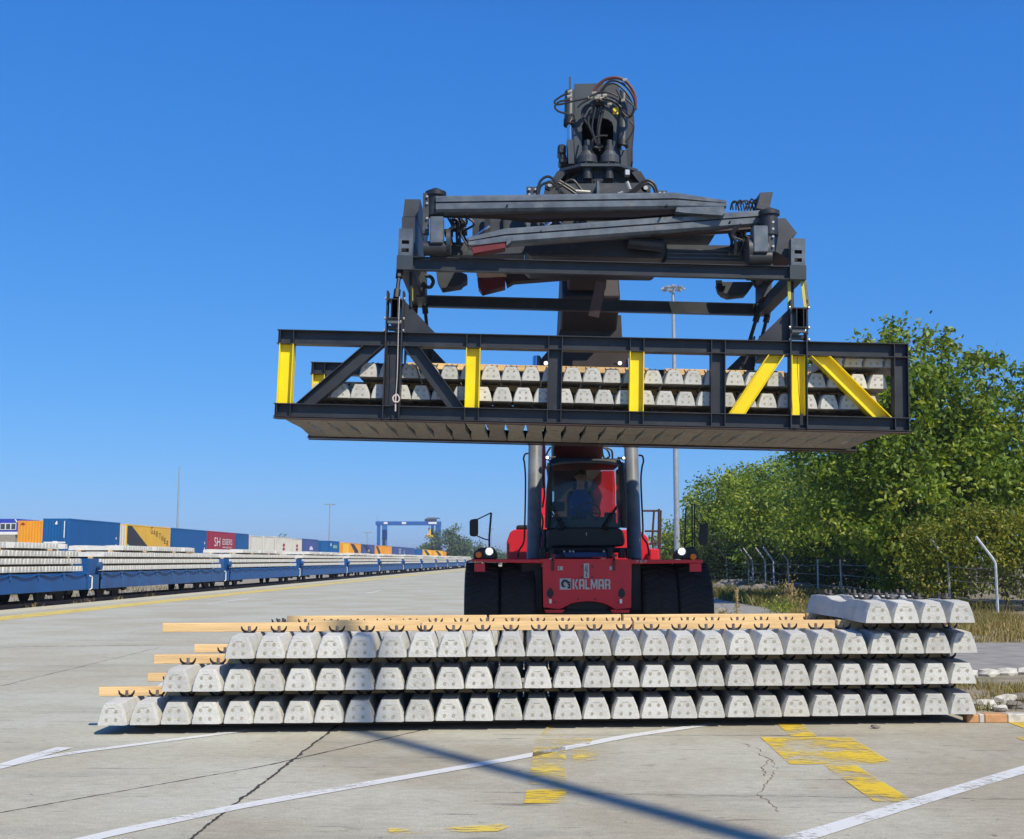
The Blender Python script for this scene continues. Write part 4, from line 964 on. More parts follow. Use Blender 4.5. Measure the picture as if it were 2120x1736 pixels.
for x, y, Y, r_ in ((1130,752,21.6,.036),(1283,752,21.6,.036),(1133,947,22.3,.030),(1291,948,22.3,.026)):
    b = MB(); p = P(x,y,Y); b.lathe([(.01,-.05),(r_,-.045),(r_,.03)], p, 'y', 14); b.build('work_light', m_lamp2, rs, smooth=True)
    b = MB(); b.lathe([(r_+.015,-.03),(r_+.015,.06),(.02,.10)], p, 'y', 12); b.tube([p+Vector((0,.08,0)), p+Vector((-.16 if x in (1133,1130) and 0 else (.16 if x < 1200 else -.1), .12, .02))], .02, 6); b.build('work_light_housing', m_plastic, rs)
# mirrors
b = MB(); b.tube([P(1013,1134,20.7),P(1013,1110,20.7),P(1017,1061,20.7)], .018, 8); b.tube([P(1017,1061,20.7),P(988,1075,20.7)], .012, 6); b.tube([P(1013,1118,20.7),P(1002,1115,20.7),P(988,1109,20.7)], .012, 6); b.build('mirror_arm', m_plastic, rs)
b = MB(); ppoly(b, [(974,1075),(988,1073),(990,1077),(990,1106),(987,1110),(975,1110),(972,1106),(972,1080)], 20.62, .07); b.build('mirror', m_plastic, rs, bevel=.015)
b = MB()
for x in (1433,1438): b.tube([P(x,1141,20.7),P(x,1042,20.7)], .013, 6)
b.tube([P(1438,1070,20.7),P(1452,1088,20.7)], .012, 6); b.tube([P(1420,1052,20.9),P(1417,1140,20.9)], .014, 6); b.tube([P(1417,1128,20.9),P(1434,1118,20.8)], .01, 6); b.build('mirror_arm', m_plastic, rs)
b = MB(); ppoly(b, [(1450,1086),(1465,1082),(1467,1086),(1466,1124),(1463,1129),(1449,1126),(1447,1120)], 20.62, .08); b.build('mirror', m_plastic, rs, bevel=.015)
# wheels: double tyres in front, singles behind
def tyre_mesh():
    b = MB(); Rr, w_ = .835, .60
    b.lathe([(.50,-.22),(.56,-w_/2),(.74,-w_/2-.005),(.80,-w_/2+.03),(.815,-w_/2+.10),(.815,w_/2-.10),(.80,w_/2-.03),(.74,w_/2+.005),(.56,w_/2),(.50,.22)], (0,0,0), 'x', 40)
    for k in range(30):
        for s_ in (-1,1):
            t = 2*math.pi*(k + (.5 if s_ > 0 else 0))/30; dt = .13
            vs = []
            for (xx, tt) in ((s_*.02, t), (s_*(w_/2-.02), t+dt)):
                for dd in (-.033,.033):
                    for rr in (.805,.842 if abs(xx) < .1 else .834):
                        a = tt + dd; vs.append((xx, rr*math.cos(a), rr*math.sin(a)))
            b.add(vs, [(0,1,3,2),(4,6,7,5),(0,4,5,1),(2,3,7,6),(1,5,7,3),(0,2,6,4)])
    return b.mesh('tyre', m_rubber)
TM = tyre_mesh()
rm = MB(); rm.lathe([(.05,-.10),(.20,-.12),(.22,-.2),(.46,-.16),(.50,-.22),(.50,.22),(.46,.16),(.22,.2),(.05,.1)], (0,0,0), 'x', 24); RM = rm.mesh('wheel', m_redb, smooth=False)
b = MB(); b.bx(-.75,.72,22.35,22.45,.25,1.6); b.build('dark_tyre_backing', m_plastic, rs); b = MB(); b.bx(1.99,3.35,22.35,22.45,.25,1.6); b.build('dark_tyre_backing', m_plastic, rs)  # black sheets added behind the tyres, standing in for shade in the gaps
b = MB(); b.bx(.05,2.6,21.5,22.2,.45,1.25); b.build('axle_housing', m_plastic, rs)
for x, y in ((999,0),(1072,0),(1359,0),(1430,0)):
    wx = P(x,1255,21.4).x; o = bpy.data.objects.new('wheel', RM); COL.objects.link(o); o.parent = rs; o.location = Vector((wx,21.45,.84)) - Vector(rs['_org']); o.rotation_euler = (x*.01,0,0)
    t_ = bpy.data.objects.new('tyre', TM); COL.objects.link(t_); t_.parent = o
for wx in (.15, 2.55):
    o = bpy.data.objects.new('wheel', RM); COL.objects.link(o); o.parent = rs; o.location = Vector((wx,27.6,.84)) - Vector(rs['_org'])
    t_ = bpy.data.objects.new('tyre', TM); COL.objects.link(t_); t_.parent = o
# rear body
def wbox(name, x0,x1,y0,y1,z0,z1, mat, bev=.03):
    b = MB(); b.bx(x0,x1,y0,y1,z0,z1); return b.build(name, mat, rs, bevel=bev)
b = MB(); a0, a1 = P(1049,1154,24.5), P(1095,1096,24.5)
b.prism([(a0.x,1.60),(a0.x-.0,2.10),(a0.x+.07,a1.z-.05),(a0.x+.15,a1.z),(.62,a1.z),(.62,1.60)], lambda u,v,d: (u,d,v), 24.5, 28.6); b.build('engine_cover', m_red, rs, bevel=.02)
wbox('cover_top', a0.x+.2, .45, 24.7, 26.5, a1.z+.003, a1.z+.10, m_plastic)
b = MB(); a2 = P(1347,1100,24.5); b.prism([(2.1,1.60),(2.1,2.34),(a2.x-.22,2.34),(a2.x-.06,2.18),(a2.x+.03,1.6)], lambda u,v,d: (u,d,v), 24.5, 28.6); b.build('tank_cover', m_red, rs, bevel=.02)
q = P(1347,1148,24.4); wbox('tail_lamp_box', q.x-.05, q.x+.16, 24.2, 24.45, 1.62, 1.95, m_red)
# boom support towers behind the cab
for (x0, x1) in ((1117,1133),(1246,1276)):
    a_, c_ = P(x0,1060,25.2), P(x1,1060,25.2); b = MB()
    if x0 < 1200: b.prism([(24.0,1.6),(28.4,1.6),(28.4,4.4),(26.6,4.4),(25.0,3.2),(24.2,2.6)], lambda u,v,d: (d,u,v), a_.x, c_.x)
    else:
        ppoly(b, [(1240,1056),(1243,1040),(1247,1026),(1238,1008),(1244,1000),(1245,974),(1272,974),(1274,1004),(1276,1155),(1240,1155)][::-1], 25.0, 3.3)
    b.build('boom_support', m_red, rs, bevel=.01)
b = MB(); p = P(1258,966,25.0); b.cyl(p - Vector((0,0,.1)), p + Vector((0,0,.25)), .01, 6); b.build('aerial', m_galv, rs)
# cab
cab_org = P(1213,1120,21.6)
Yc = 21.55; Yb = 23.2
b = MB(); ppoly(b, [(1133,1143),(1132,1118),(1135,1098),(1150,1091),(1213,1090),(1277,1091),(1290,1098),(1294,1118),(1292,1130),(1278,1131),(1148,1131)][::-1], Yc-.05, 1.6); b.build('cab_nose', m_plastic, rs, bevel=.03)
sticker('nose_mark', 1213,1102,1215,1108, m_stk, Yc-.056)
L0, L1, R0, R1 = P(1134,1090,Yc), P(1141,959,Yc), P(1292,1090,Yc), P(1284,962,Yc)
def pillar(pts, r_, name='cab_pillar', mat=m_plastic):
    b = MB(); b.tube(smoothline(pts,4), r_, 8); b.build(name, mat, rs, smooth=True)
pillar([P(1133,1092,Yc),P(1134,1050,Yc-.04),P(1138,1000,Yc-.03),P(1142,958,Yc+.05)], .045)
pillar([P(1293,1092,Yc),P(1292,1050,Yc-.04),P(1289,1000,Yc-.03),P(1285,958,Yc+.05)], .055)
for x in (1138,1288): pillar([P(x,1092,Yb),P(x,958,Yb)], .05)
b = MB(); vs = []
zt = P(1213,957,Yc).z
roof = [(L0.x+.02,Yc+.0,zt),(R0.x-.02,Yc,zt),(R0.x-.02,Yb,zt),(L0.x+.02,Yb,zt)]
b.add([(x,y,z-.02) for x,y,z in roof] + [(x*1 + (1.35-x)*.06,y+(.05 if y<22 else -.05),z+.08) for x,y,z in roof], [(0,3,2,1),(4,5,6,7),(0,1,5,4),(1,2,6,5),(2,3,7,6),(3,0,4,7)])
b.build('cab_roof', m_plastic, rs, bevel=.02)
b = MB(); b.tube(smoothline([P(1142,962,Yc-.03),P(1170,957,Yc-.12),P(1213,955.5,Yc-.15),P(1256,957,Yc-.12),P(1284,963,Yc-.03)],4), .028, 8); b.build('sun_visor', m_spread, rs, smooth=True)
# glazing: curved windscreen, sides, rear
b = MB(); vs = []; n = 8
for i in range(n+1):
    t = i/n; bow = -.13*math.sin(math.pi*t)
    p0 = P(1135+157*t,1092,Yc); p1 = P(1142+142*t,960,Yc+.03)
    vs += [(p0.x,p0.y+bow,p0.z),(p1.x,p1.y+bow,p1.z)]
b.add(vs, [(2*i,2*i+2,2*i+3,2*i+1) for i in range(n)]); b.build('windscreen', m_glass, rs, smooth=True)
for sx, nm in ((L0.x,'side_window'),(R0.x,'side_window')):
    b = MB(); b.add([(sx,Yc+.06,L0.z),(sx,Yb-.06,L0.z),(sx,Yb-.06,zt-.03),(sx,Yc+.06,zt-.03)], [(0,1,2,3)]); b.build(nm, m_glass, rs)
b = MB(); b.add([(L0.x+.06,Yb,L0.z+.25),(R0.x-.06,Yb,L0.z+.25),(R0.x-.06,Yb,zt-.03),(L0.x+.06,Yb,zt-.03)], [(0,1,2,3)]); b.build('rear_window', m_glass, rs)
b = MB(); b.bx(L0.x+.03,R0.x-.03,Yb-.03,Yb+.02,1.9,L0.z+.24); b.build('cab_rear_wall', m_plastic, rs)
b = MB(); b.bx(L0.x+.02,R0.x-.02,Yc+.1,Yb-.04,1.86,1.92); b.build('cab_floor', m_plastic, rs)
# wipers
for (x0,y0,x1,y1) in ((1168,1090,1134,1040),(1160,1092,1137,1052),(1256,1091,1282,1040),(1250,1090,1276,1048)):
    b = MB(); b.tube([P(x0,y0,Yc-.16),P(x1,y1,Yc-.10)], .014, 6); b.build('wiper', m_plastic, rs)
for x in (1161,1257):
    b = MB(); p = P(x,1093,Yc-.14); b.ico(p, .075, (1,.6,.5)); b.build('wiper_motor', m_plastic, rs)
b = MB(); b.bx(P(1148,1000,27.2).x, P(1243,1000,27.2).x, 27.2, 27.5, 1.6, 4.0); b.build('boom_pivot_frame', m_boom, rs)
# seat, steering wheel, dash
sp_ = P(1203,1060,22.55)
b = MB(); b.bx(sp_.x-.27,sp_.x+.27,22.35,22.85,2.22,2.38); b.build('seat', m_plastic, rs, bevel=.04)
b = MB(); b.bx(sp_.x-.25,sp_.x+.25,22.84,22.97,2.34,3.05); b.build('backrest', m_plastic, rs, bevel=.05)
b = MB(); b.bx(sp_.x-.16,sp_.x+.16,22.85,22.95,3.06,3.24); b.build('headrest', m_plastic, rs, bevel=.03)
b = MB(); c_ = P(1218,1062,22.0); pts = [c_ + Vector((.22*math.cos(t), -.08*math.sin(t), .19*math.sin(t))) for t in [2*math.pi*k/24 for k in range(25)]]; b.tube(pts, .016, 6); b.tube([c_, c_+Vector((0,-.1,-.42))], .035, 8); b.tube([c_-Vector((.2,0,0)), c_+Vector((.2,0,0))], .014, 6); b.build('steering_wheel', m_plastic, rs)
b = MB(); ppoly(b, [(1146,1092),(1150,1078),(1180,1074),(1246,1074),(1276,1080),(1284,1092)][::-1], 21.75, .3); b.build('dashboard', m_plastic, rs, bevel=.02)
b = MB(); b.bx(R0.x-.32,R0.x-.10,22.0,22.08,2.35,2.6); b.build('monitor', m_plastic, rs, bevel=.01)
b = MB(); b.bx(L0.x+.1,L0.x+.33,22.0,22.06,2.62,2.80); b.build('monitor', m_plastic, rs, bevel=.01)
# things between cab and deck
b = MB(); pbox(b, 1150,1143,1260,1153,21.3,.4); b.build('radiator_grille', m_blue2, rs)
b = MB(); b.tube([P(1130,1138,21.3),P(1300,1138,21.3)], .04, 8); b.build('cab_rail', m_plastic, rs)
for x in (1118,1136,1258,1282,1297):
    b = MB(); pbox(b, x,1134,x+12,1155,21.2,.25); b.build('cab_slide', m_plastic, rs, bevel=.01)
b = MB(); b.tube(phose([(1150,1143),(1162,1146),(1170,1155)], 21.2), .022, 6); b.build('hose', m_hose, rs)
for x, y in ((1168,1141),(1180,1141),(1187,1141),(1250,1141)):
    b = MB(); p = P(x,y,21.25); b.cyl(p, p-Vector((0,.03,0)), .02, 8); b.build('bolt', m_galv, rs)
# handrails beside the cylinders, steps, railing
for pts in ([(1094,938),(1087,940),(1084,950),(1086,960),(1088,1000),(1086,1100),(1083,1125),(1074,1140),(1072,1155)],[(1322,942),(1330,944),(1332,955),(1329,968),(1327,1000),(1331,1090),(1330,1110),(1340,1126),(1344,1150)]):
    b = MB(); b.tube(phose(pts, 21.9), .018, 6); b.build('handrail', m_plastic, rs, smooth=True)
b = MB()
for pts in ([(1330,1057),(1360,1057),(1366,1054)],[(1354,1058),(1350,1120),(1356,1156)],[(1364,1054),(1363,1156)],[(1368,1056),(1366,1156)],[(1335,1099),(1364,1099)],[(1340,1126),(1364,1122)]):
    b.tube([P(x,y,25.5) for x,y in pts], .025, 6)
b.build('access_railing', m_blackrust, rs)
b = MB(); b.tube(phose([(977,1160),(968,1162),(966,1170),(967,1180),(974,1184)], 20.8), .016, 6); b.build('grab_handle', m_plastic, rs)
for pts in ([(1128,958),(1124,990),(1127,1020),(1123,1050)],[(1120,1060),(1124,1080),(1120,1110)],[(1291,968),(1296,990),(1293,1020)],[(1240,922),(1256,930),(1262,944),(1252,950)],[(1250,925),(1266,932),(1268,955)],[(1246,928),(1250,946),(1262,955)],[(1140,925),(1132,940),(1138,955)]):
    b = MB(); b.tube(phose(pts, 22.8), .02, 6); b.build('hose', m_hose, rs)
b = MB(); b.tube([P(1127,1095,21.9),P(1126,1140,21.9)], .04, 8); b.build('cylinder', m_spread, rs)

# ------------------------------------------------------------------ driver
def driver():
    base = Vector((sp_.x, 22.62, 2.40))
    J = {}; verts = []; rad = []; edges = []
    def v(name, x, y, z, r_, par=None):
        J[name] = len(verts); verts.append(base + Vector((x,y,z))); rad.append(r_)
        if par is not None: edges.append((J[par], J[name]))
    v('pelvis',0,0,.08,.155); v('waist',0,.03,.24,.19,'pelvis'); v('chest',0,.04,.40,.215,'waist'); v('shl',0,.05,.52,.16,'chest'); v('neck',0,.03,.62,.072,'shl'); v('neck2',0,.01,.68,.066,'neck')
    v('jaw',0,-.02,.74,.074,'neck2'); v('head',0,-.005,.82,.095,'jaw'); v('crown',0,.01,.90,.078,'head')
    for s_, n_ in ((-1,'l'),(1,'r')):
        v('sh'+n_, s_*.21,.04,.50,.098,'shl'); v('el'+n_, s_*.31,-.08,.27,.062,'sh'+n_); v('wr'+n_, s_*.20,-.38,.26,.032,'el'+n_); v('ha'+n_, s_*.18,-.46,.28,.036,'wr'+n_)
        v('hp'+n_, s_*.10,-.02,.05,.105,'pelvis'); v('kn'+n_, s_*.16,-.45,.08,.075,'hp'+n_); v('an'+n_, s_*.16,-.55,-.30,.05,'kn'+n_); v('to'+n_, s_*.16,-.68,-.34,.045,'an'+n_)
        for q in range(4): v('f%s%d'%(n_,q), s_*(.15+.022*q)-s_*.0,-.53,.27-.008*abs(q-1),.011,'ha'+n_)
        v('th'+n_, s_*.14,-.48,.32,.012,'ha'+n_)
    me = bpy.data.meshes.new('person'); me.from_pydata([tuple(p) for p in verts], edges, []); me.update()
    o = bpy.data.objects.new('person', me); COL.objects.link(o); sk = o.modifiers.new('skin','SKIN'); sk.use_smooth_shade = True
    for i, r_ in enumerate(rad): me.skin_vertices[0].data[i].radius = (r_, r_)
    me.skin_vertices[0].data[0].use_root = True
    ss = o.modifiers.new('sub','SUBSURF'); ss.levels = 2; ss.render_levels = 2
    bpy.context.view_layer.update(); dg = bpy.context.evaluated_depsgraph_get(); m2 = bpy.data.meshes.new_from_object(o.evaluated_get(dg))
    o.modifiers.clear(); o.data = m2; m2.materials.clear()
    for q in (m_skin, m_shirt, M('dark_trousers', (.02,.022,.03), .8)): m2.materials.append(q)
    for p in m2.polygons:
        c = p.center - base
        if c.z > .60: p.material_index = 0
        elif c.y < -.22 and c.z > .15: p.material_index = 0
        elif c.z > .14: p.material_index = 1
        else: p.material_index = 2
        p.use_smooth = True
    for v_ in m2.vertices: v_.co -= base
    o.location = base; o.scale = (1.1,1.1,1.1)
    tag(o, 'driver in a blue t-shirt with short black hair sitting in the cab', 'person')
    def ch(nm, f, mt):
        b = MB(); f(b); c = b.build(nm, mt, None, smooth=True); c.parent = o; return c
    def hair(b):
        b.ico((0,.025,.872), .100, (1.02,1.05,.80), n=14, k=9)
    ch('hair', hair, m_hair)
    for s_ in (-1,1):
        ch('eye', lambda b: b.ico((s_*.033,-.094,.825), .011, n=8, k=5), m_plastic); ch('ear', lambda b: b.ico((s_*.094,.0,.815), .025, (.4,.7,1.2), n=8, k=5), m_skin)
        ch('eyebrow', lambda b: b.bx(s_*.033-.018,s_*.033+.018,-.104,-.090,.843,.849), m_hair)
    ch('nose', lambda b: b.lathe([(.017,-.02),(.014,0),(.006,.03)], (0,-.102,.80), 'z', 8), m_skin)
    ch('mouth', lambda b: b.bx(-.022,.022,-.098,-.088,.762,.768), m_redb)
driver()

# ------------------------------------------------------------------ flood-light masts
def mast(x, y, h, r_, ring, label, heads=8, loc_only=False):
    t = empty('light_mast', (x,y,0)); tag(t, label, 'light mast', 'flood light masts')
    b = MB(); b.tube([(0,0,0),(0,0,h*.5),(0,0,h)], [r_, r_*.8, r_*.5], 12); b.build('pole', m_galv, t, smooth=True)
    if ring:
        b = MB(); n = 20; pts = [(ring*math.cos(2*math.pi*k/n), ring*math.sin(2*math.pi*k/n), h-.35) for k in range(n+1)]; b.tube(pts, .07, 6)
        for k in range(4): tt = math.pi*k/2+.4; b.tube([(0,0,h-.1),(ring*math.cos(tt),ring*math.sin(tt),h-.35)], .05, 5)
        b.build('ring', m_galv, t)
        for k in range(heads):
            tt = 2*math.pi*k/heads; cx, cy = (ring+.15)*math.cos(tt), (ring+.15)*math.sin(tt); b = MB(); dv = Vector((math.cos(tt),math.sin(tt),0))
            a = Vector((cx,cy,h-.30)); b.beam(a - dv*.08 + Vector((0,0,.10)), a + dv*.30 - Vector((0,0,.10)), .36, .12); b.build('floodlight', m_galv, t)
    return t
q = G(1402,1,0)
mast(13.6, 98, 24.8, .26, .55, 'tall galvanised flood light mast with a lamp ring right of the boom')
mast(-67.6*1.24, 240*1.24, 25*1.0, .30, 0, 'thin tall mast far behind the containers on the left')
mast(-63, 410, 21, .30, 1.6, 'distant flood light mast between the left mast and the gantry crane')
mast(-64.5, 530, 14, .22, 1.6, 'small distant flood light mast just left of the gantry crane')
mast(-12, 700, 20, .30, 1.4, 'tiny distant flood light mast right of the far green trees')
# mast beside the photographer whose shadow crosses the yard
sx_, sy_ = 10.4, -5.75
mast(sx_-.12, sy_, 26.3, .19, 0, 'flood light mast whose shadow crosses the foreground concrete', 8)

# ------------------------------------------------------------------ train of flat wagons loaded with sleepers
def TM_(L_, s, z=0): return Matrix.Translation(T(L_, s, z)) @ Matrix.Rotation(-TH, 4, 'Z')   # local x = right, y = along, z = up
for k, L_ in enumerate((20.7, 22.14, 31.0, 32.44)):
    b = MB(); b.beam(T(L_,-10,-.03), T(L_,700,-.03), .07, .14); tag(b.build('rail', M('rail_rust%d'%k,(.12,.07,.05),.7)), kind='structure')
LW = 20.15                                             # wagon side plane
wagB = {}
def make_wagon(faded):
    blue = m_blue2 if faded else m_blue
    t = empty('flat_wagon', (0,0,0))
    # local frame: y along the track 0..19.6, x from 0 (near side) to -2.8
    b = MB(); b.bx(-2.8,0,0,19.7,1.10,1.17); b.build('deck', blue, t)
    for x0 in (-.06, -2.8+.003):
        for k in range(8):
            b = MB(); b.bx(x0,x0+.057,.35+k*2.38,.35+k*2.38+2.36,.46,1.099); b.build('side_panel', blue, t, bevel=.01)
    for k in range(9):
        b = MB(); yy = .3+k*2.38; b.bx(.0,.05,yy-.05,yy+.05,.98,1.20); b.build('stake_bracket', blue, t)
    for k in range(8):
        b = MB(); yy = .45+k*2.38; b.tube(smoothline([(.03,yy,1.16),(.06,yy+1.1,1.06),(.03,yy+2.2,1.16)],4), .03, 5); b.build('folded_stake', blue, t)
    for yy in (0, 19.64):
        b = MB(); b.bx(-2.75,-.05,yy,yy+.06,1.171,1.78); b.build('end_board', blue, t)
        b = MB(); b.bx(-2.7,-.02,yy-.1 if yy < 1 else yy-.02,yy+.08 if yy < 1 else yy+.16,.45,1.08); b.build('headstock', blue, t)
        for xx in (-.5,-2.2):
            b = MB(); d = -1 if yy < 1 else 1; b.cyl((xx,yy+d*.1,.78),(xx,yy+d*.55,.78),.10,10); b.cyl((xx,yy+d*.55,.78),(xx,yy+d*.60,.78),.22,12); b.build('buffer', m_wheel, t)
    b = MB(); b.cyl((-.02,-.05,1.45),(.12,-.05,1.45),.18,14); b.build('hand_brake_wheel', blue, t)
    b = MB(); b.tube([(.02,19.8,1.02),(.02,19.95,1.0),(.02,19.95,.5),(.02,19.75,.45)], .03, 6); b.tube([(.02,19.75,1.04),(-.5,19.75,1.04)], .03, 5); b.build('shunter_step', m_white, t)
    for yc in (2.6, 17.1):
        b = MB(); b.bx(-.35,-.25,yc-1.5,yc+1.5,.35,.62); b.bx(-2.5,-2.4,yc-1.5,yc+1.5,.35,.62); b.bx(-2.4,-.35,yc-.2,yc+.2,.4,.9); b.build('bogie', m_wheel, t)
        for dy in (-.9,.9):
            b = MB()
            for xx in (-.62,-2.06): b.cyl((xx-.06,yc+dy,.42),(xx+.06,yc+dy,.42),.46,20)
            b.cyl((-2.1,yc+dy,.42),(-.55,yc+dy,.42),.08,8); b.build('wheelset', m_wheel, t)
            b = MB(); b.bx(-.26,-.14,yc+dy-.16,yc+dy+.16,.30,.62); b.build('axle_box', m_wheel, t, bevel=.03)
    return t
protoA, protoB = make_wagon(False), make_wagon(True)
BIG = MB(); TIMB = MB()
def sleeper_to(mb, Mx):
    """plain sleeper for the far wagons: same outline, fewer faces"""
    st = [(-1.3,.27,.15,.20),(-1.0,.294,.165,.226),(-.5,.294,.165,.226),(-.28,.24,.15,.19),(.28,.24,.15,.19),(.5,.294,.165,.226),(1.0,.294,.165,.226),(1.3,.27,.15,.20)]
    vs = []
    for y, a, t, h in st:
        for x, z in ((-a/2,0),(-t/2,h),(t/2,h),(a/2,0)): vs.append(Mx @ Vector((x,y,z)))
    fs = [(0,1,2,3),(28,31,30,29)]
    for i in range(7):
        for j in range(4): fs.append((4*i+j, 4*i+4+j, 4*i+4+(j+1)%4, 4*i+(j+1)%4))
    mb.add(vs, fs)
desc = ['first', 'second', 'third', 'fourth', 'fifth', 'sixth', 'seventh', 'eighth', 'ninth', 'tenth', 'eleventh', 'twelfth']
SP0 = 30.9; PITW = 20.75
random.seed(21)
for k in range(12):
    s0 = SP0 + k*PITW; src = protoB if k in (1,5,8) else protoA
    t = src if (k == 0 and src is protoA) or (k == 1 and src is protoB) else copy_tree(src)
    t.matrix_world = TM_(LW, s0)
    tag(t, 'blue flat wagon loaded with concrete sleepers, %s from the left in the train' % desc[k], 'flat wagon', 'flat wagons of the sleeper train')
    # sleepers lie across the wagon; side end faces look at the yard
    for r_ in range(4):
        nrow = [62,61,59,42][r_]; y00 = [.35,.5,.75,3.2][r_] + random.uniform(-.1,.1); z = 1.25 + r_*.305
        off = random.uniform(-.04,.04)
        if r_ == 3: nrow = random.choice((36,42,46)); y00 = random.uniform(2,4)
        for i in range(nrow):
            yy = y00 + (i+.5)*.304
            if r_ == 3 and (i % 15) in (13,14): continue
            Mx = TM_(LW, s0) @ Matrix.Translation((-1.4+off+random.uniform(-.015,.015), yy, z)) @ Matrix.Rotation(math.pi/2, 4, 'Z')
            if k == 0 and r_ < 3 and s0 + yy > 39.8 :
                o = bpy.data.objects.new('concrete_sleeper', SLM[i % 5]); COL.objects.link(o); o.matrix_world = Mx
                nfr = int(round((s0 + 19.7 - s0 - yy)/.304))
                tag(o, 'concrete sleeper on the nearest wagon, %s layer, %s from its right end' % (['lowest','middle','upper'][r_], ORD[min(max(nrow-1-i,0), 39)]), 'railway sleeper', 'concrete sleepers on the nearest wagon')
            elif k == 0 and s0 + yy < 38: continue
            else: sleeper_to(BIG, Mx)
        for xx in (-.65,-2.15):
            for (ya, yb) in ((y00-.3, y00+6), (y00+6.05, y00+12.5), (y00+12.55, y00+nrow*.304+.3)):
                if s0 + yb < 38: continue
                q0 = TM_(LW, s0) @ Vector((xx, ya, z-.04)); q1 = TM_(LW, s0) @ Vector((xx, yb, z-.04)); TIMB.beam(q0, q1, .09, .075)
    for r_ in range(1,4):                               # dark ratchet straps over the load
        pass
tag(BIG.build('stacked_sleepers', m_conc), 'pale concrete sleepers stacked in layers on the farther blue wagons', 'railway sleepers', kind='stuff')
tag(TIMB.build('packing_timbers', m_wood), 'pine packing timbers between the sleeper layers on the wagons', 'timbers', kind='stuff')

# ------------------------------------------------------------------ containers
LC2 = 43.8; ZC = 2.42
def container(s0, ln, h, mat, label, endmat=None, ribs=True, L_=LC2, doors=False, group='containers behind the sleeper train', z=ZC, flat=False):
    t = empty('shipping_container', T(L_, s0, z), (0,0,-TH)); tag(t, label, 'container', group)
    w_ = 2.44; e = endmat or mat
    # local: x 0 near side .. -w, y 0 (near end) .. ln
    for nm, (x0,x1,y0,y1,z0,z1) in dict(floor=(-w_+.06,-.06,.06,ln-.06,.05,.16)).items():
        b = MB(); b.bx(x0,x1,y0,y1,z0,z1); b.build(nm, m_cblack, t)
    b = MB()
    for x in (-.12,-w_):
        for y in (0,ln-.12): b.bx(x,x+.12,y,y+.12,.12,h-.12)
    for x in (-.10,-w_):
        b.bx(x,x+.10,.121,ln-.121,.02,.16); b.bx(x,x+.10,.121,ln-.121,h-.14,h-.02)
    for y in (0,ln-.10):
        b.bx(-w_+.121,-.121,y,y+.10,.02,.16); b.bx(-w_+.121,-.121,y,y+.10,h-.14,h-.02)
    b.build('frame', mat, t)
    b = MB()
    for x in (-.17,-w_-.003):
        for y in (-.004,ln-.17):
            for zz in (0,h-.12): b.bx(x,x+.174,y,y+.174,zz,zz+.121)
    b.build('corner_castings', mat, t)
    def corr(p0, p1, n, nm, mt, amp=.035):
        b = MB(); p0 = Vector(p0); p1 = Vector(p1); d = p1-p0; nn = Vector((d.y,-d.x,0)).normalized(); vs = []; fs = []
        pts = []
        for i in range(n):
            for f, a in ((0,0),(.35,0),(.5,1),(.85,1)): pts.append(p0 + d*((i+f)/n) - nn*amp*a)
        pts.append(p1)
        for p in pts: vs += [(p.x,p.y,.16),(p.x,p.y,h-.14)]
        for i in range(len(pts)-1): fs.append((2*i,2*i+2,2*i+3,2*i+1))
        b.add(vs, fs); return b.build(nm, mt, t)
    def flatp(p0, p1, nm, mt):
        b = MB(); b.beam(Vector(p0)+Vector((0,0,h/2)), Vector(p1)+Vector((0,0,h/2)), .03, h-.31); return b.build(nm, mt, t)
    n = int(ln/.28)
    if flat: flatp((-.03,.12,0),(-.03,ln-.12,0),'side_wall',mat); flatp((-w_+.03,.12,0),(-w_+.03,ln-.12,0),'side_wall',mat)
    else: corr((-.01,.12,0),(-.01,ln-.12,0),n,'side_wall',mat); corr((-w_+.01,ln-.12,0),(-w_+.01,.12,0),n,'side_wall',mat)
    if doors:
        for xa, xb in ((-w_+.12,-w_/2-.01),(-w_/2+.01,-.12)):
            flatp((xa,.03,0),(xb,.03,0),'door',e)
            for f in (.25,.75):
                b = MB(); x = xa+(xb-xa)*f; b.cyl((x,-.01,.12),(x,-.01,h-.12),.02,6); b.build('locking_bar', m_galv, t)
    else: corr((-w_+.12,.0,0),(-.12,.0,0),8,'end_wall',e,-.045)
    flatp((-w_+.12,ln-.04,0),(-.12,ln-.04,0),'end_wall',e)
    b = MB(); b.bx(-w_+.05,-.05,.05,ln-.05,h-.019,h-.002); b.build('roof', mat, t)
    t['_h'] = h; return t
def sidetext(t, s_, y, z, hgt, wd, mat, shear=0, nm='lettering'):
    cu = text(s_, mat, (0,0,0), hgt, wd, parent=None, name=nm, shear=shear)
    cu.parent = t; cu.location = (.006, y, z); cu.rotation_euler = (R(90), 0, R(90)); return cu
def sidepoly(t, pts, mat, nm, x=.004, th=.004):
    b = MB(); n = len(pts); vs = [(x-th,y,z) for y,z in pts] + [(x,y,z) for y,z in pts]
    b.add(vs, [tuple(range(n))[::-1], tuple(n+i for i in range(n))] + [(i,(i+1)%n,n+(i+1)%n,n+i) for i in range(n)]); return b.build(nm, mat, t)
def endpoly(t, pts, mat, nm, y=-.055):
    b = MB(); n = len(pts); b.add([(x,y,z) for x,z in pts]+[(x,y+.004,z) for x,z in pts], [tuple(range(n)), tuple(n+i for i in range(n))[::-1]]); return b.build(nm, mat, t)
HB = 2.9
c = container(108.5, 12.2, HB, m_corange, 'orange ribbed container end at the far left, left of the big blue one', L_=47.7)
endpoly(c, [(-.02,.14),(-.10,.14),(-.10,1.25),(-.02,1.25)], m_cteal, 'teal_stripe'); endpoly(c, [(-2.25,2.55),(-1.95,2.75),(-1.7,2.55),(-1.9,2.5)], m_cred, 'red_mark')
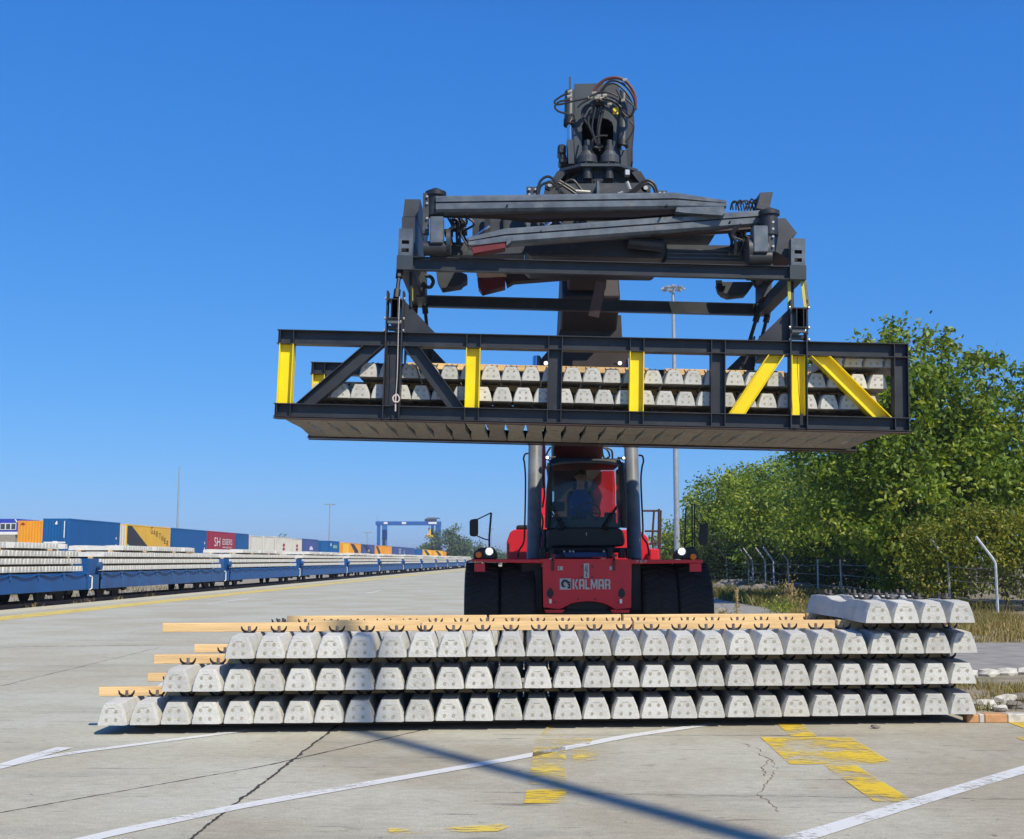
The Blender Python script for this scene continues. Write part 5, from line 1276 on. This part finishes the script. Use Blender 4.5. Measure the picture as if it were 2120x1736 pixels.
c = container(105.0, 12.3, HB+.08, m_cblue, 'long bright blue container with white bar on its end, left of the orange one', flat=True)
endpoly(c, [(-2.3,.78),(-1.5,.78),(-1.42,.72),(-1.1,.72),(-1.0,.78),(-.32,.78),(-.32,.90),(-1.0,.90),(-1.1,.96),(-1.42,.96),(-1.5,.90),(-2.3,.90)], m_white, 'white_emblem')
endpoly(c, [(-1.35,2.48),(-1.14,2.42),(-1.10,2.66),(-1.18,2.78)], m_white, 'white_drop_logo'); endpoly(c, [(-.5,1.25),(-.42,1.25),(-.42,2.75),(-.5,2.75)], m_white, 'white_code_line'); endpoly(c, [(-.62,.42),(-.4,.40),(-.4,.62),(-.62,.62)], m_white, 'white_label')
sidepoly(c, [(11.2,1.3),(11.45,1.3),(11.45,1.5),(11.2,1.5)], m_white, 'white_label'); sidepoly(c, [(11.15,.4),(11.45,.4),(11.45,.8),(11.15,.8)], m_white, 'white_label')
c = container(119.2, 13.6, HB, m_cyell, 'orange and black container lettered across its long side', endmat=m_cwhite, flat=True)
sidepoly(c, [(.12,2.74),(1.4,2.74),(7.6,.17),(.12,.17)], m_cblack, 'black_panel'); sidepoly(c, [(.13,.17),(2.9,.17),(.13,.95)], m_cteal, 'teal_corner', .010)
for i, ch in enumerate('GARTNER'):
    f = i/6; o = sidetext(c, ch, 7.1 + 5.3*f, 2.05 - 1.25*f**1.35, .62 if i else .78, .62, m_cblack); o.rotation_euler = (R(90) , -R(0), R(90))
sidetext(c, 'GARTNER', 7.6, .34, .16, 4.6, m_cblack, nm='small_lettering') if 0 else None
sidetext(c, 'TOP IN MILK', .0, 0, .2, 2, m_white) if 0 else None
c = container(133.5, 13.4, HB, m_cblue, 'long plain blue container between the lettered orange and the red one', flat=True)
sidepoly(c, [(12.3,1.2),(12.6,1.2),(12.6,1.5),(12.3,1.5)], m_white, 'white_label'); sidepoly(c, [(12.3,.5),(12.6,.5),(12.6,.8),(12.3,.8)], m_white, 'white_label')
c = container(147.6, 12.3, HB, m_cred, 'dark red container with white company lettering on its side', flat=True)
sidetext(c, 'SH', 2.5, 1.0, 1.15, 2.6, m_white); sidetext(c, 'ESSERS', 6.2, 1.25, .75, 4.6, m_white); sidetext(c, 'www.essers.com', 6.2, .78, .22, 4.4, m_white, nm='small_lettering')
c = container(160.8, 6.1, HB, m_cblue, 'short blue container just right of the red one', flat=True)
specs = [(168.5,6.1,m_cwhite,'grey white reefer container end, first right of the blue and red row',True,True,-.15), (176.0,6.1,m_cwhite,'grey white container end, second in the pale group',False,True,-.1),
 (183.6,10.0,m_cwhite,'pale container with ribbed end and red diamond marks on its side',False,True,0), (194.5,7.5,m_cwhite,'pale container with a red mark, left of the indigo one',False,False,-.1),
 (203.0,13.2,m_cindigo,'indigo container with a small white cloud logo, right of the pale group',False,False,0), (219.0,6.1,m_cblue,'lighter blue container end right of the indigo one',False,False,-.1),
 (226.5,10.5,m_cblue,'blue container with pale green and white lettering patches',False,False,0), (241.5,6.1,m_cyell,'yellow container end with locking bars',True,False,-.1),
 (249.0,14.0,m_corange,'orange and black striped container right of the yellow doors',False,False,-.1), (265.0,18.0,m_cindigo,'indigo container with white logo between two orange black ones',False,False,-.15),
 (284.5,10.0,m_corange,'orange and black curtain striped container under the crane leg',False,False,-.2), (299.0,13.0,m_corange,'plain dull orange container standing right of the crane leg',False,False,-.1),
 (318.0,24.0,m_cindigo,'long indigo container with code lettering and a white letter L',False,False,-.1), (344.0,18.0,m_cindigo,'second indigo container behind the one with the white letter',False,False,-.12),
 (368.0,15.0,m_cblue,'small far blue container left of the yellow pair',False,False,-.3), (386.0,24.0,m_cyell,'far yellow and black container, left one of the pair',False,False,-.3),
 (422.0,30.0,m_cyell,'far yellow and black container, right one of the pair',False,False,-.3), (458.0,10.0,m_corange,'small far orange container before the white one',False,False,-.5), (471.0,16.0,m_cwhite,'far white container at the right end of the container row',False,False,-.5)]
for s0, ln, mt, lb, dr, hz_, dz in specs:
    c = container(s0, ln, HB+dz, mt, lb, doors=dr, endmat=m_corange if mt is m_cyell else None)
    h = HB+dz
    if 'diamond' in lb or 'red mark' in lb:
        for zz in (1.0,1.6): sidepoly(c, [(ln*.5-.9,zz),(ln*.5,zz-.3),(ln*.5+.9,zz),(ln*.5,zz+.35)], m_cred, 'red_diamond', .012)
    if 'cloud' in lb or 'white logo' in lb: sidepoly(c, [(ln*.5-1.5,1.0),(ln*.5+1.5,1.0),(ln*.5+1.7,1.25),(ln*.5+.7,1.6),(ln*.5-.2,1.7),(ln*.5-1.2,1.4)], m_white, 'white_cloud_logo', .012)
    if 'patches' in lb:
        sidepoly(c, [(ln*.35,1.5),(ln*.75,1.5),(ln*.75,2.1),(ln*.35,2.1)], M('pale_green',(.25,.5,.4),.6), 'pale_patch', .012); sidepoly(c, [(ln*.1,1.9),(ln*.2,1.9),(ln*.2,2.4),(ln*.1,2.4)], m_white, 'white_patch', .012)
    if 'black' in lb: sidepoly(c, [(ln*.05,h-.2),(ln*.35,h-.2),(ln*.75,1.2),(ln*.8,.2),(ln*.45,.2),(ln*.40,1.1)], m_cblack, 'black_stripe', .012)
    if 'letter L' in lb:
        sidetext(c, 'L', 19, .6, 1.3, 3.0, m_white)
        for zz in (1.0,1.5,2.0): sidepoly(c, [(8.5,zz),(12.5,zz),(12.5,zz+.25),(8.5,zz+.25)], m_cwhite, 'code_plate', .012)
# tank wagons at the far end
for k, s0 in enumerate((500, 545, 600)):
    t = empty('tank_wagon', T(LC2-.5, s0, 1.5), (0,0,-TH)); tag(t, 'distant white rounded tank end, %s of the three right of the containers' % ORD[k], 'tank wagon', 'distant tank wagons')
    b = MB(); b.lathe([(.3,-.35),(1.2,-.18),(1.62,0),(1.62,12),(.9,12.5)], (-1.6,.0,2.2), 'y', 20); b.build('tank', m_cwhite, t, smooth=True)
    b = MB(); b.bx(-2.8,-.4,.2,12,.1,.6); b.build('underframe', m_wheel, t)
# blue cabin with windows at the left edge of the view
t = empty('site_cabin', T(62.5,135,2.42), (0,0,-TH)); tag(t, 'blue cabin with white trimmed windows and white base band at the left edge', 'cabin')
for nm, (x0,x1,z0,z1), mt in (('wall',(-6,0,2.5,4.0),M('cabin_blue',(.03,.06,.42),.5)),('base_band',(-6,0.02,2.17,2.498),m_white),('stilt_frame',(-5.8,-.2,0,2.168),m_ballast)):
    b = MB(); b.bx(x0,x1,0,6,z0,z1); b.build(nm, mt, t, bevel=.02)
for x0 in (-.40,-1.02,-1.64):
    b = MB(); b.bx(x0-.30,x0+.30,-.05,-.002,2.72,3.50); o = b.build('window_frame', m_white, t)
    b = MB(); b.bx(x0-.24,x0+.24,-.07,-.052,2.80,3.42); b.build('pane', M('dark_pane%d'%int(-x0*10),(.05,.07,.07),.1), o)
b = MB(); b.prism([(-.3,3.9),(-.02,3.55),(.06,3.62),(-.18,3.98)], lambda u,v,d: (u,d,v), -.06,-.02); b.build('white_flash', m_white, t)

# ------------------------------------------------------------------ gantry crane
t = empty('gantry_crane', (-55.5,520,2.4)); tag(t, 'large blue gantry crane with a yellow grab standing over the container yard', 'gantry crane')
def gb(nm, x0,x1,z0,z1,y0=-1.2,y1=1.2,mt=m_craneblue): b = MB(); b.bx(x0,x1,y0,y1,z0,z1); return b.build(nm, mt, t, bevel=.08)
# x positions relative: legs at pixels 782-800 and 895-912
def gx(px, Y=520): return (px-1060)/FPX*Y + 55.5
def gz(py, Y=520): return P(1000,py,Y).z - 2.4
gb('girder', gx(779),gx(912), gz(1087), gz(1079)); gb('girder', gx(779),gx(912), gz(1086), gz(1078), 6, 8)
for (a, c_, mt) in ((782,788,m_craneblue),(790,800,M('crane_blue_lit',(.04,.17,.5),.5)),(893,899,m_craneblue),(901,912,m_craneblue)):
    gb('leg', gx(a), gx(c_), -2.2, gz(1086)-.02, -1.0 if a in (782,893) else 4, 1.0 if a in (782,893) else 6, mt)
for a, c_ in ((796,804),(833,842),(888,905)): gb('sign_board', gx(a),gx(c_), gz(1086)+.3, gz(1080)-.1, -1.28,-1.21, m_white)
gb('trolley', gx(880),gx(904), gz(1079)+.02, gz(1074), -1,3, m_spread); gb('cable_mast', gx(782),gx(782.8), gz(1079), gz(1067), 0,.4, m_galv)
b = MB()
for k in range(6): x = gx(882+k*4); b.tube([(x,0,gz(1074)),(x+1,1,gz(1071)),(x+2,0,gz(1074))], .15, 5)
b.build('trolley_rail', m_spread, t)
m_grab = m_cyell
b = MB(); b.bx(gx(889),gx(897),-1,1,gz(1103),gz(1096)); b.bx(gx(885),gx(902),-1.5,1.5,gz(1112),gz(1107)); b.prism([(gx(889),gz(1103)),(gx(897),gz(1103)),(gx(900),gz(1107)),(gx(886),gz(1107))], lambda u,v,d: (u,d,v), -1,1); b.build('grab', m_grab, t)
b = MB()
for x in (890,896): b.tube([(gx(x),0,gz(1096)),(gx(x),0,gz(1079))], .08, 4)
b.build('hoist_rope', m_wheel, t)
b = MB(); b.bx(gx(888),gx(889.5),-1.6,1.6,gz(1098),gz(1093)); b.bx(gx(896),gx(898),-1.6,1.6,gz(1098),gz(1093)); b.build('grab_head', m_blackrust, t)
gb('stair_box', gx(795),gx(799.6), gz(1132)-0, gz(1113), -2.2,-1.22, m_black)

# ------------------------------------------------------------------ vegetation
def leaf_mat(name, cols, trans=.35, rough=.5):
    m = bpy.data.materials.new(name); m.use_nodes = True; t = m.node_tree; n = t.nodes; L = t.links; n.clear()
    o = n.new('ShaderNodeOutputMaterial'); at = n.new('ShaderNodeAttribute'); at.attribute_name = 'tone'
    cr_ = n.new('ShaderNodeValToRGB'); e = cr_.color_ramp.elements
    e[0].position = 0; e[0].color = (*cols[0],1); e[1].position = 1; e[1].color = (*cols[-1],1)
    for i, c in enumerate(cols[1:-1]): q = e.new((i+1)/(len(cols)-1)); q.color = (*c,1)
    L.new(at.outputs['Fac'], cr_.inputs[0])
    p = n.new('ShaderNodeBsdfPrincipled'); p.inputs['Roughness'].default_value = rough; p.inputs['Specular IOR Level'].default_value = .4; L.new(cr_.outputs[0], p.inputs['Base Color'])
    tr = n.new('ShaderNodeBsdfTranslucent'); hs_ = n.new('ShaderNodeMix'); hs_.data_type = 'RGBA'; hs_.blend_type = 'MULTIPLY'; hs_.inputs[0].default_value = 1; hs_.inputs[7].default_value = (1.5,1.4,.4,1)
    L.new(cr_.outputs[0], hs_.inputs[6]); L.new(hs_.outputs[2], tr.inputs[0])
    mx = n.new('ShaderNodeMixShader'); mx.inputs[0].default_value = trans; L.new(p.outputs[0], mx.inputs[1]); L.new(tr.outputs[0], mx.inputs[2]); L.new(mx.outputs[0], o.inputs[0])
    return m
m_leaf = leaf_mat('walnut_leaves', [(.045,.085,.012),(.12,.20,.022),(.23,.32,.035),(.38,.40,.06)])
m_leafy = leaf_mat('olive_leaves', [(.045,.07,.012),(.12,.17,.02),(.22,.25,.03),(.36,.31,.045)])
m_leafd = leaf_mat('dark_leaves', [(.02,.035,.01),(.035,.06,.014),(.06,.085,.02)])
m_far = leaf_mat('far_tree_leaves', [(.05,.085,.03),(.09,.14,.045),(.15,.20,.07)], .2)
m_grass = leaf_mat('grass_blades', [(.08,.10,.02),(.20,.19,.06),(.36,.28,.12),(.45,.36,.18)], .3)
def leaves_mesh(name, C, N, size, tone, mat, asp=.5, fold=True):
    """one pointed leaf (two triangles-pairs) per centre; C centres, N leaf directions"""
    n = len(C); r = rng
    A = N / np.linalg.norm(N, axis=1, keepdims=True)
    U = np.cross(A, r.normal(size=(n,3))); U /= np.linalg.norm(U, axis=1, keepdims=True) + 1e-9
    S = size[:,None]
    tip = C + A*S*.5; tail = C - A*S*.5; l = C - A*S*.08 + U*S*asp*.5; rr = C - A*S*.08 - U*S*asp*.5
    V = np.stack([tail, l, tip, rr], 1).reshape(-1,3)
    me = bpy.data.meshes.new(name); me.vertices.add(4*n); me.vertices.foreach_set('co', V.astype(np.float32).ravel())
    me.loops.add(4*n); me.loops.foreach_set('vertex_index', np.arange(4*n, dtype=np.int32))
    me.polygons.add(n); me.polygons.foreach_set('loop_start', np.arange(0,4*n,4, dtype=np.int32)); me.polygons.foreach_set('loop_total', np.full(n,4,dtype=np.int32))
    a = me.attributes.new('tone','FLOAT','POINT'); a.data.foreach_set('value', np.repeat(tone,4).astype(np.float32))
    me.materials.append(mat); me.update(); me.validate(); return me
def crown_points(blobs, nclump, per, spread, droop=.35, surf=.72):
    nclump = int(nclump*.62); per = int(per*1.5)
    """leaf sprays scattered mostly over the outer shell of several lobes"""
    cs = []; vol = np.array([b[3]*b[4]*b[5] for b in blobs])**.67; vol = vol/vol.sum()
    for b, f in zip(blobs, vol):
        k = int(nclump*f)+1; d = rng.normal(size=(k,3)); d /= np.linalg.norm(d,axis=1,keepdims=True); rad = rng.uniform(surf-.30,1.04,size=(k,1))**.6
        nz = 1 + .18*np.sin(d[:,:1]*5+b[0])*np.cos(d[:,1:2]*4+b[1]) + .10*np.sin(d[:,2:3]*9+b[2])
        cs.append(np.array(b[:3]) + d*rad*nz*np.array(b[3:6]))
    C = np.concatenate(cs); n = len(C); ct = rng.uniform(0,1,n)
    off = rng.normal(size=(n,per,3))*spread*np.array([1,1,.75]); P_ = (C[:,None,:]+off).reshape(-1,3)
    dr = rng.normal(size=(n,1,3)); dr = dr/np.linalg.norm(dr,axis=2,keepdims=True)
    N = (dr*.6 + rng.normal(size=(n,per,3))*.6 + off/spread*.35); N[:,:,2] -= droop; N = N.reshape(-1,3)
    tone = np.clip(np.repeat(ct**1.3,per)*.75 + rng.uniform(0,.35,n*per) + .0, 0, 1)
    return P_, N, tone, C
def make_tree(name, x, y, h, blobs, nclump, per, leaf, mat, label, cat='tree', group=None, spread=.28, trunk_r=.16, lean=0, bark=m_bark, tips=()):
    t = empty(name, (x,y,0)); tag(t, label, cat, group)
    P_, N, tone, C = crown_points(blobs, nclump, per, spread)
    for (tx, ty, tz, n_, sp_t) in tips:
        Q = np.array([tx,ty,tz]) + rng.normal(size=(n_,3))*np.array(sp_t); P_ = np.concatenate([P_,Q]); N = np.concatenate([N, rng.normal(size=(n_,3)) - np.array([0,0,.4])]); tone = np.concatenate([tone, rng.uniform(0,1,n_)])
    keep = P_[:,2] > .05; P_, N, tone = P_[keep], N[keep], tone[keep]
    me = leaves_mesh('crown', P_, N, rng.uniform(.65,1.25,len(P_))*leaf, tone, mat, .52)
    o = bpy.data.objects.new('crown', me); COL.objects.link(o); o.parent = t
    b = MB(); top = Vector((lean, 0, h*.62)); b.tube(smoothline([(0,0,-.1),(lean*.3+.05,0,h*.22),(lean*.6,.05,h*.42),top],4), [trunk_r*(1.15-.8*i/12) for i in range(13)], 8); b.build('trunk', bark, t, smooth=True)
    b = MB(); idx = rng.choice(len(C), size=min(26, len(C)), replace=False)
    for i in idx:
        e_ = Vector(C[i]); s_ = Vector((lean*.5, 0, min(e_.z*.75, h*random.uniform(.2,.58)))); mid = (s_+e_)/2 + Vector((random.uniform(-.3,.3),random.uniform(-.3,.3),.25))
        b.tube(smoothline([s_,mid,e_],3), [trunk_r*.32,trunk_r*.27,trunk_r*.22,trunk_r*.18,trunk_r*.12,trunk_r*.09,trunk_r*.05], 5)
    b.build('branches', bark, t)
    return t
random.seed(5)
TG = 'trees behind the boundary fence'
TREES = [
 ('walnut_tree',15.1,44.5,10.4,[(-.2,0,8.3,1.9,2.0,1.5),(1.6,.3,7.9,1.9,2.0,1.5),(.3,.3,6.4,3.0,2.6,2.2),(-2.3,0,6.0,2.5,2.4,2.0),(-2.0,0,7.8,1.6,1.5,1.1),(.2,-.3,4.2,3.6,2.6,1.9),(-1.2,0,3.2,3.4,2.4,1.6),(2.6,0,5.6,2.3,2.0,2.0)],1500,20,.25,'tallest walnut tree, its top standing above the right end of the cradle',
   [(-3.0,0,9.0,260,(.5,.3,.16)),(-3.7,0,9.2,140,(.22,.2,.16)),(-1.5,0,9.7,260,(.35,.3,.28)),(-.5,0,10.3,260,(.3,.3,.35)),(.7,0,10.0,240,(.3,.3,.35)),(1.5,0,9.8,200,(.2,.3,.3)),(2.6,0,9.3,260,(.4,.3,.2)),(3.3,0,9.2,120,(.2,.2,.15))]),
 ('walnut_tree',21.3,46.0,9.0,[(0,0,6.2,3.4,3,2.6),(1.5,-1,4.6,3.2,2.6,2.2),(-1.5,0,3.8,2.8,2.6,2.4)],1000,20,.25,'broad walnut tree at the right edge beyond the fence',[(-1.3,0,9.0,160,(.4,.3,.3))]),
 ('walnut_tree',18.8,53.5,8.3,[(-.4,0,5.7,3.2,2.8,2.3),(-1.6,-1,3.6,2.8,2.4,2.0),(1.6,0,4.6,2.6,2.5,2.4)],1150,20,.26,'dense walnut tree left of the tallest one, under the cradle end',[]),
 ('walnut_tree',18.7,62.5,7.9,[(-.9,0,5.2,3.4,2.8,2.3),(-2.2,-1,3.3,2.9,2.4,1.9),(1.4,0,4.0,2.6,2.5,2.2)],1100,20,.23,'leafy tree behind the middle of the bent fence posts',[]),
 ('walnut_tree',18.4,75,8.5,[(-.5,0,5.6,3.8,3,2.5),(-2.6,-1,3.4,3.0,2.4,2.0),(1.8,0,4.0,2.6,2.5,2.2)],1000,20,.25,'leafy tree behind the left group of fence posts',[]),
 ('walnut_tree',18.6,88,8.9,[(-.6,0,5.9,4.2,3,2.7),(-2.4,0,3.4,3.6,2.8,2.2)],900,20,.28,'rounded tree, third from the left end of the tree line',[]),
 ('walnut_tree',20.6,105,9.2,[(-.8,0,6.0,4.4,3.4,2.9),(-2.2,0,3.4,4.0,3,2.4)],800,20,.32,'rounded tree, second from the left end of the tree line',[]),
 ('walnut_tree',20.0,126,6.6,[(0,0,4.0,3.6,3.0,2.5),(-1.5,0,2.6,3.8,3,2.1)],650,20,.36,'leftmost tree of the line, partly behind the lamp mast',[]),
]
for (nm,x,y,h,bl,nc,pr,lf,lb,tips) in TREES:
    make_tree(nm, x, y, h, bl, nc, pr, lf, m_leaf, lb, 'tree', TG, spread=.27 if y < 60 else .36, tips=tips)
# lower growth over the fence
BS = [('overgrown_bush',16.6,40.2,[(-.8,0,2.2,1.7,1.2,1.5),(1.2,0,2.0,1.9,1.2,1.7),(-2.2,.5,1.5,1.3,1.0,1.4)],900,m_leafy,'olive yellow bush hanging over the fence behind the bright bent post'),
      ('overgrown_bush',20.3,41.5,[(0,0,2.3,2.2,1.2,1.9),(2,0,1.8,2,1.2,1.7)],700,m_leafy,'olive green bush at the right edge behind the fence'),
      ('overgrown_bush',15.9,45.5,[(-.3,0,1.9,1.8,1.6,1.6)],450,m_leaf,'green bush against the fence left of the olive yellow one'),
      ('overgrown_bush',17.0,53.0,[(0,0,1.7,1.9,2.2,1.5)],420,m_leafd,'dark bush at the foot of the trees right of the fence posts'),
      ('overgrown_bush',17.2,61.0,[(0,0,1.7,2.0,3.0,1.5)],420,m_leafd,'dark bush behind the two closest leaning fence posts'),
      ('overgrown_bush',17.2,71.0,[(0,0,1.7,2.2,4.0,1.6)],420,m_leafd,'dark bush behind the leftmost fence posts'),
      ('overgrown_bush',16.2,84.0,[(0,0,1.9,2.6,5.0,1.9)],420,m_leafd,'dark low growth left of the fence posts'),
      ('overgrown_bush',17.4,104.0,[(0,0,2.3,3.0,7.0,2.2)],420,m_leafd,'dark low growth beside the lamp mast base')]
for (nm,x,y,bl,nc,mt,lb) in BS:
    make_tree(nm, x, y, 2.6, bl, nc, 18, .15 if y < 45 else (.19 if y < 70 else .28), mt, lb, 'bush', 'bushes along the boundary fence', spread=.24 if y < 60 else .4, trunk_r=.05)
# distant trees left of the machine
for (x, y, h, rx, nc, lb) in ((-24.5,470,13.5,8.5,260,'distant round green tree right of the gantry crane'),(-33.5,480,8.0,4.5,120,'distant darker tree under the right leg of the crane'),(-16.5,500,8.5,7,140,'distant low green tree nearest to the stacker mirror'),(-9,520,6,6,90,'distant low shrubby tree behind the left mirror'),(-84,430,9,3,70,'small distant dark tree peeking over the containers')):
    make_tree('distant_tree', x, y, h, [(0,0,h*.55,rx,4,h*.46),(rx*.5,0,h*.4,rx*.6,3,h*.36)], nc, 16, 1.0, m_far, lb, 'tree', 'distant trees', spread=1.0, trunk_r=.4)
# far hedge line on the horizon
C = np.stack([rng.uniform(-420,260,9000), rng.uniform(900,960,9000), rng.uniform(0,1,9000)**1.2*9], 1); C[:,2] *= (.75+.25*np.sin(C[:,0]*.03)+.2*np.sin(C[:,0]*.11))
o = bpy.data.objects.new('far_woodland', leaves_mesh('far_woodland', C, rng.normal(size=C.shape), rng.uniform(3,6,9000), rng.uniform(0,.6,9000), m_far, .8)); COL.objects.link(o); tag(o, 'low dark line of woodland on the horizon', 'woodland', kind='stuff')

# ------------------------------------------------------------------ fence
FX = 14.6
fn = empty('boundary_fence', (FX,34,0)); tag(fn, 'sagging wire fence with grey posts bent at the top, overgrown by bushes', 'fence')
random.seed(9)
ys = [36.0,39.9,52.9,57.0,62.9,66.6,68.8,72.2,73.6,81,89]
for i, y in enumerate(ys):
    arm_ = y not in (52.9,57.0); b = MB(); y0 = y-34; lx = random.uniform(-.03,.03)
    if arm_: pts = [(0,y0,-.05),(lx,y0,1.62),(lx-.10,y0,1.80),(lx-.55,y0,2.42)]
    else: pts = [(0,y0,-.05),(lx,y0,1.75)]
    b.tube(pts, .042, 8); b.build('post', m_post if y < 37 or y == 66.6 else m_galv, fn)
for z in (.55,1.05,1.5):
    b = MB(); pts = []
    for y in ys: pts += [(0,y-34,z),(random.uniform(-.1,.02),y-32.3,z-random.uniform(.02,.14))]
    b.tube(smoothline(pts,2), .008, 4); b.build('wire', m_galv, fn)
b = MB()
for k in range(75): b.bx(.012,.018,-3.8+k*.11,-3.796+k*.11,.05,1.5)
tag(b.build('wire_mesh', m_clip, fn), kind='stuff')
# rocks on the verge
for i, (px, py, r_) in enumerate([(1486,1226,.42),(1502,1222,.55),(1522,1224,.60),(1542,1232,.42),(1572,1234,.52),(1600,1228,.35),(1660,1226,.5),(1512,1230,.3),(1636,1236,.4),(1478,1234,.3)]):
    p = G(px,py); b = MB(); b.ico((p.x,p.y,r_*.35), r_, (1.1,.9,.75), jit=.22, n=9, k=6); o = b.build('boulder', m_rock); tag(o, 'grey brown boulder lying on the verge, %s of the rocks beside the tyre' % ORD[i], 'rock', 'boulders on the verge')
    o['label'] = ['low grey boulder closest to the outer right tyre','large grey boulder just right of the tyre, under the bent posts','largest dark boulder behind the thin green weed','flat grey rock between the two large boulders','pale topped round boulder below the fence posts','small brown rock right of the pale topped boulder','brown rock hidden behind the dry weed','small dark stone in front of the dark boulder','mossy rock between the shrubs and the dry weed','small stone at the edge of the shaded road'][i]
# grass and weeds
def grass(name, n, area, hgt, label, tone=(0,1), dens=None, mat=None, wd=.012):
    x0,x1,y0,y1 = area; k = n*3; X = rng.uniform(x0,x1,k); Y = rng.uniform(y0,y1,k)
    f = np.sin(X*1.9+1)*np.sin(Y*1.3+2) + .6*np.sin(X*4.1)*np.cos(Y*3.3) + rng.uniform(-.8,.8,k)
    m_ = f > (.1 if dens is None else dens); X, Y = X[m_][:n], Y[m_][:n]; k = len(X)
    H = rng.uniform(.4,1.2,k)*hgt; lean = rng.normal(size=(k,2))*.35*H[:,None]; a = rng.uniform(0,math.pi,k); dx = np.cos(a)*wd; dy = np.sin(a)*wd
    z0 = np.full(k, .0)
    V = np.stack([np.stack([X-dx,Y-dy,z0],1), np.stack([X+dx,Y+dy,z0],1), np.stack([X+lean[:,0]*.4+dx*.7,Y+lean[:,1]*.4+dy*.7,H*.6],1), np.stack([X+lean[:,0],Y+lean[:,1],H],1), np.stack([X+lean[:,0]*.4-dx*.7,Y+lean[:,1]*.4-dy*.7,H*.6],1)],1).reshape(-1,3)
    me = bpy.data.meshes.new(name); me.vertices.add(5*k); me.vertices.foreach_set('co', V.astype(np.float32).ravel()); me.loops.add(5*k); me.loops.foreach_set('vertex_index', np.arange(5*k,dtype=np.int32)); me.polygons.add(k)
    me.polygons.foreach_set('loop_start', np.arange(0,5*k,5,dtype=np.int32)); me.polygons.foreach_set('loop_total', np.full(k,5,dtype=np.int32))
    at = me.attributes.new('tone','FLOAT','POINT'); at.data.foreach_set('value', np.repeat(rng.uniform(tone[0],tone[1],k),5).astype(np.float32)); me.materials.append(mat or m_grass); me.update(); me.validate()
    o = bpy.data.objects.new(name, me); COL.objects.link(o); tag(o, label, 'grass', kind='stuff'); return o
o = grass('island_grass', 7000, (5.1,9.5,13.3,16.6), .12, 'dry and green tufts of grass on the kerbed island', (.0,1), wd=.005); o.location.z = .074
o = grass('island_weeds', 1500, (5.1,9,13.25,13.9), .11, 'green weeds along the front of the kerbed island', (.0,.3), -.2, wd=.006); o.location.z = .074
o = grass('verge_grass', 20000, (8.6,14.8,25,40), .23, 'tall dry grass on the verge below the fence', (.2,1)); o = grass('verge_grass', 12000, (9.0,16,38,60), .42, 'dark grass and weeds at the fence foot', (0,.5), wd=.02); o = grass('verge_grass', 3500, (9.0,14.5,60,95), .45, 'weeds around the boulders', (0,.6), wd=.03)
o = grass('track_grass', 5000, (-34,-18,30,80), .25, 'sparse dry grass between the rails', (.3,1), .6, wd=.02); o.location.z = -.15
for i, (px, py, n_, h_, sp_w, mt, lb) in enumerate([(1640,1268,420,.95,.42,m_grass,'dry brown umbel weed behind the wooden beam'),(1618,1272,380,.45,.55,m_leaf,'low green weed left of the dry brown one'),(1526,1275,120,.8,.10,m_grass,'thin yellow green weed standing alone by the tyre'),(1500,1285,90,.35,.3,m_grass,'sparse pale weed at the foot of the tyre')]):
    p = G(px,py); Q = rng.normal(size=(n_,3))*np.array([sp_w*.5,sp_w*.4,h_*.28]) + np.array([0,0,h_*.55]); Q = Q[Q[:,2] > 0]
    t = empty('weed', (p.x,p.y,0)); tag(t, lb, 'weed', 'weeds by the machine')
    o = bpy.data.objects.new('foliage', leaves_mesh('foliage', Q, rng.normal(size=Q.shape)+np.array([0,0,.8]), rng.uniform(.05,.13,len(Q)), rng.uniform(.3,1,len(Q)), mt, .4)); COL.objects.link(o); o.parent = t
    b = MB()
    for k in range(6): b.tube([(0,0,0),(random.uniform(-.1,.1)*sp_w,random.uniform(-.1,.1),h_*.6),(random.uniform(-.5,.5)*sp_w,random.uniform(-.2,.2),h_)], .008, 4)
    b.build('stem', m_wood if mt is m_grass else m_bark, t)
for k, (px, py, r_) in enumerate([(2060,1457,.12),(2085,1452,.16),(2100,1462,.10),(2040,1462,.14),(2115,1452,.18),(2072,1468,.08)]):
    p = G(px,py,.1); b = MB(); b.ico((p.x,p.y,.11), r_, (1,.8,.5), jit=.25, n=8, k=5); o = b.build('stone', m_kw if k % 2 else m_rock); tag(o, ['small pale stone on the left of the grass island','pale rubble stone lying in the island grass','small grey stone near the island kerb','grey stone beside the stack corner on the island','larger white rubble stone at the right edge of the island','tiny grey stone just behind the kerb'][k], 'stone', 'stones on the island')

# ------------------------------------------------------------------ thin summer haze over the yard
b = MB(); b.bx(-3520,3520,-620,5020,-1.3,29)
m_haze = bpy.data.materials.new('haze'); m_haze.use_nodes = True; t_ = m_haze.node_tree
for n_ in list(t_.nodes):
    if n_.type == 'BSDF_PRINCIPLED': t_.nodes.remove(n_)
pv = t_.nodes.new('ShaderNodeVolumePrincipled'); pv.inputs['Color'].default_value = (.80,.88,1,1); pv.inputs['Density'].default_value = .0003; pv.inputs['Anisotropy'].default_value = .2
t_.links.new(pv.outputs[0], t_.nodes['Material Output'].inputs['Volume'])
hz = b.build('haze', m_haze); tag(hz, kind='stuff')
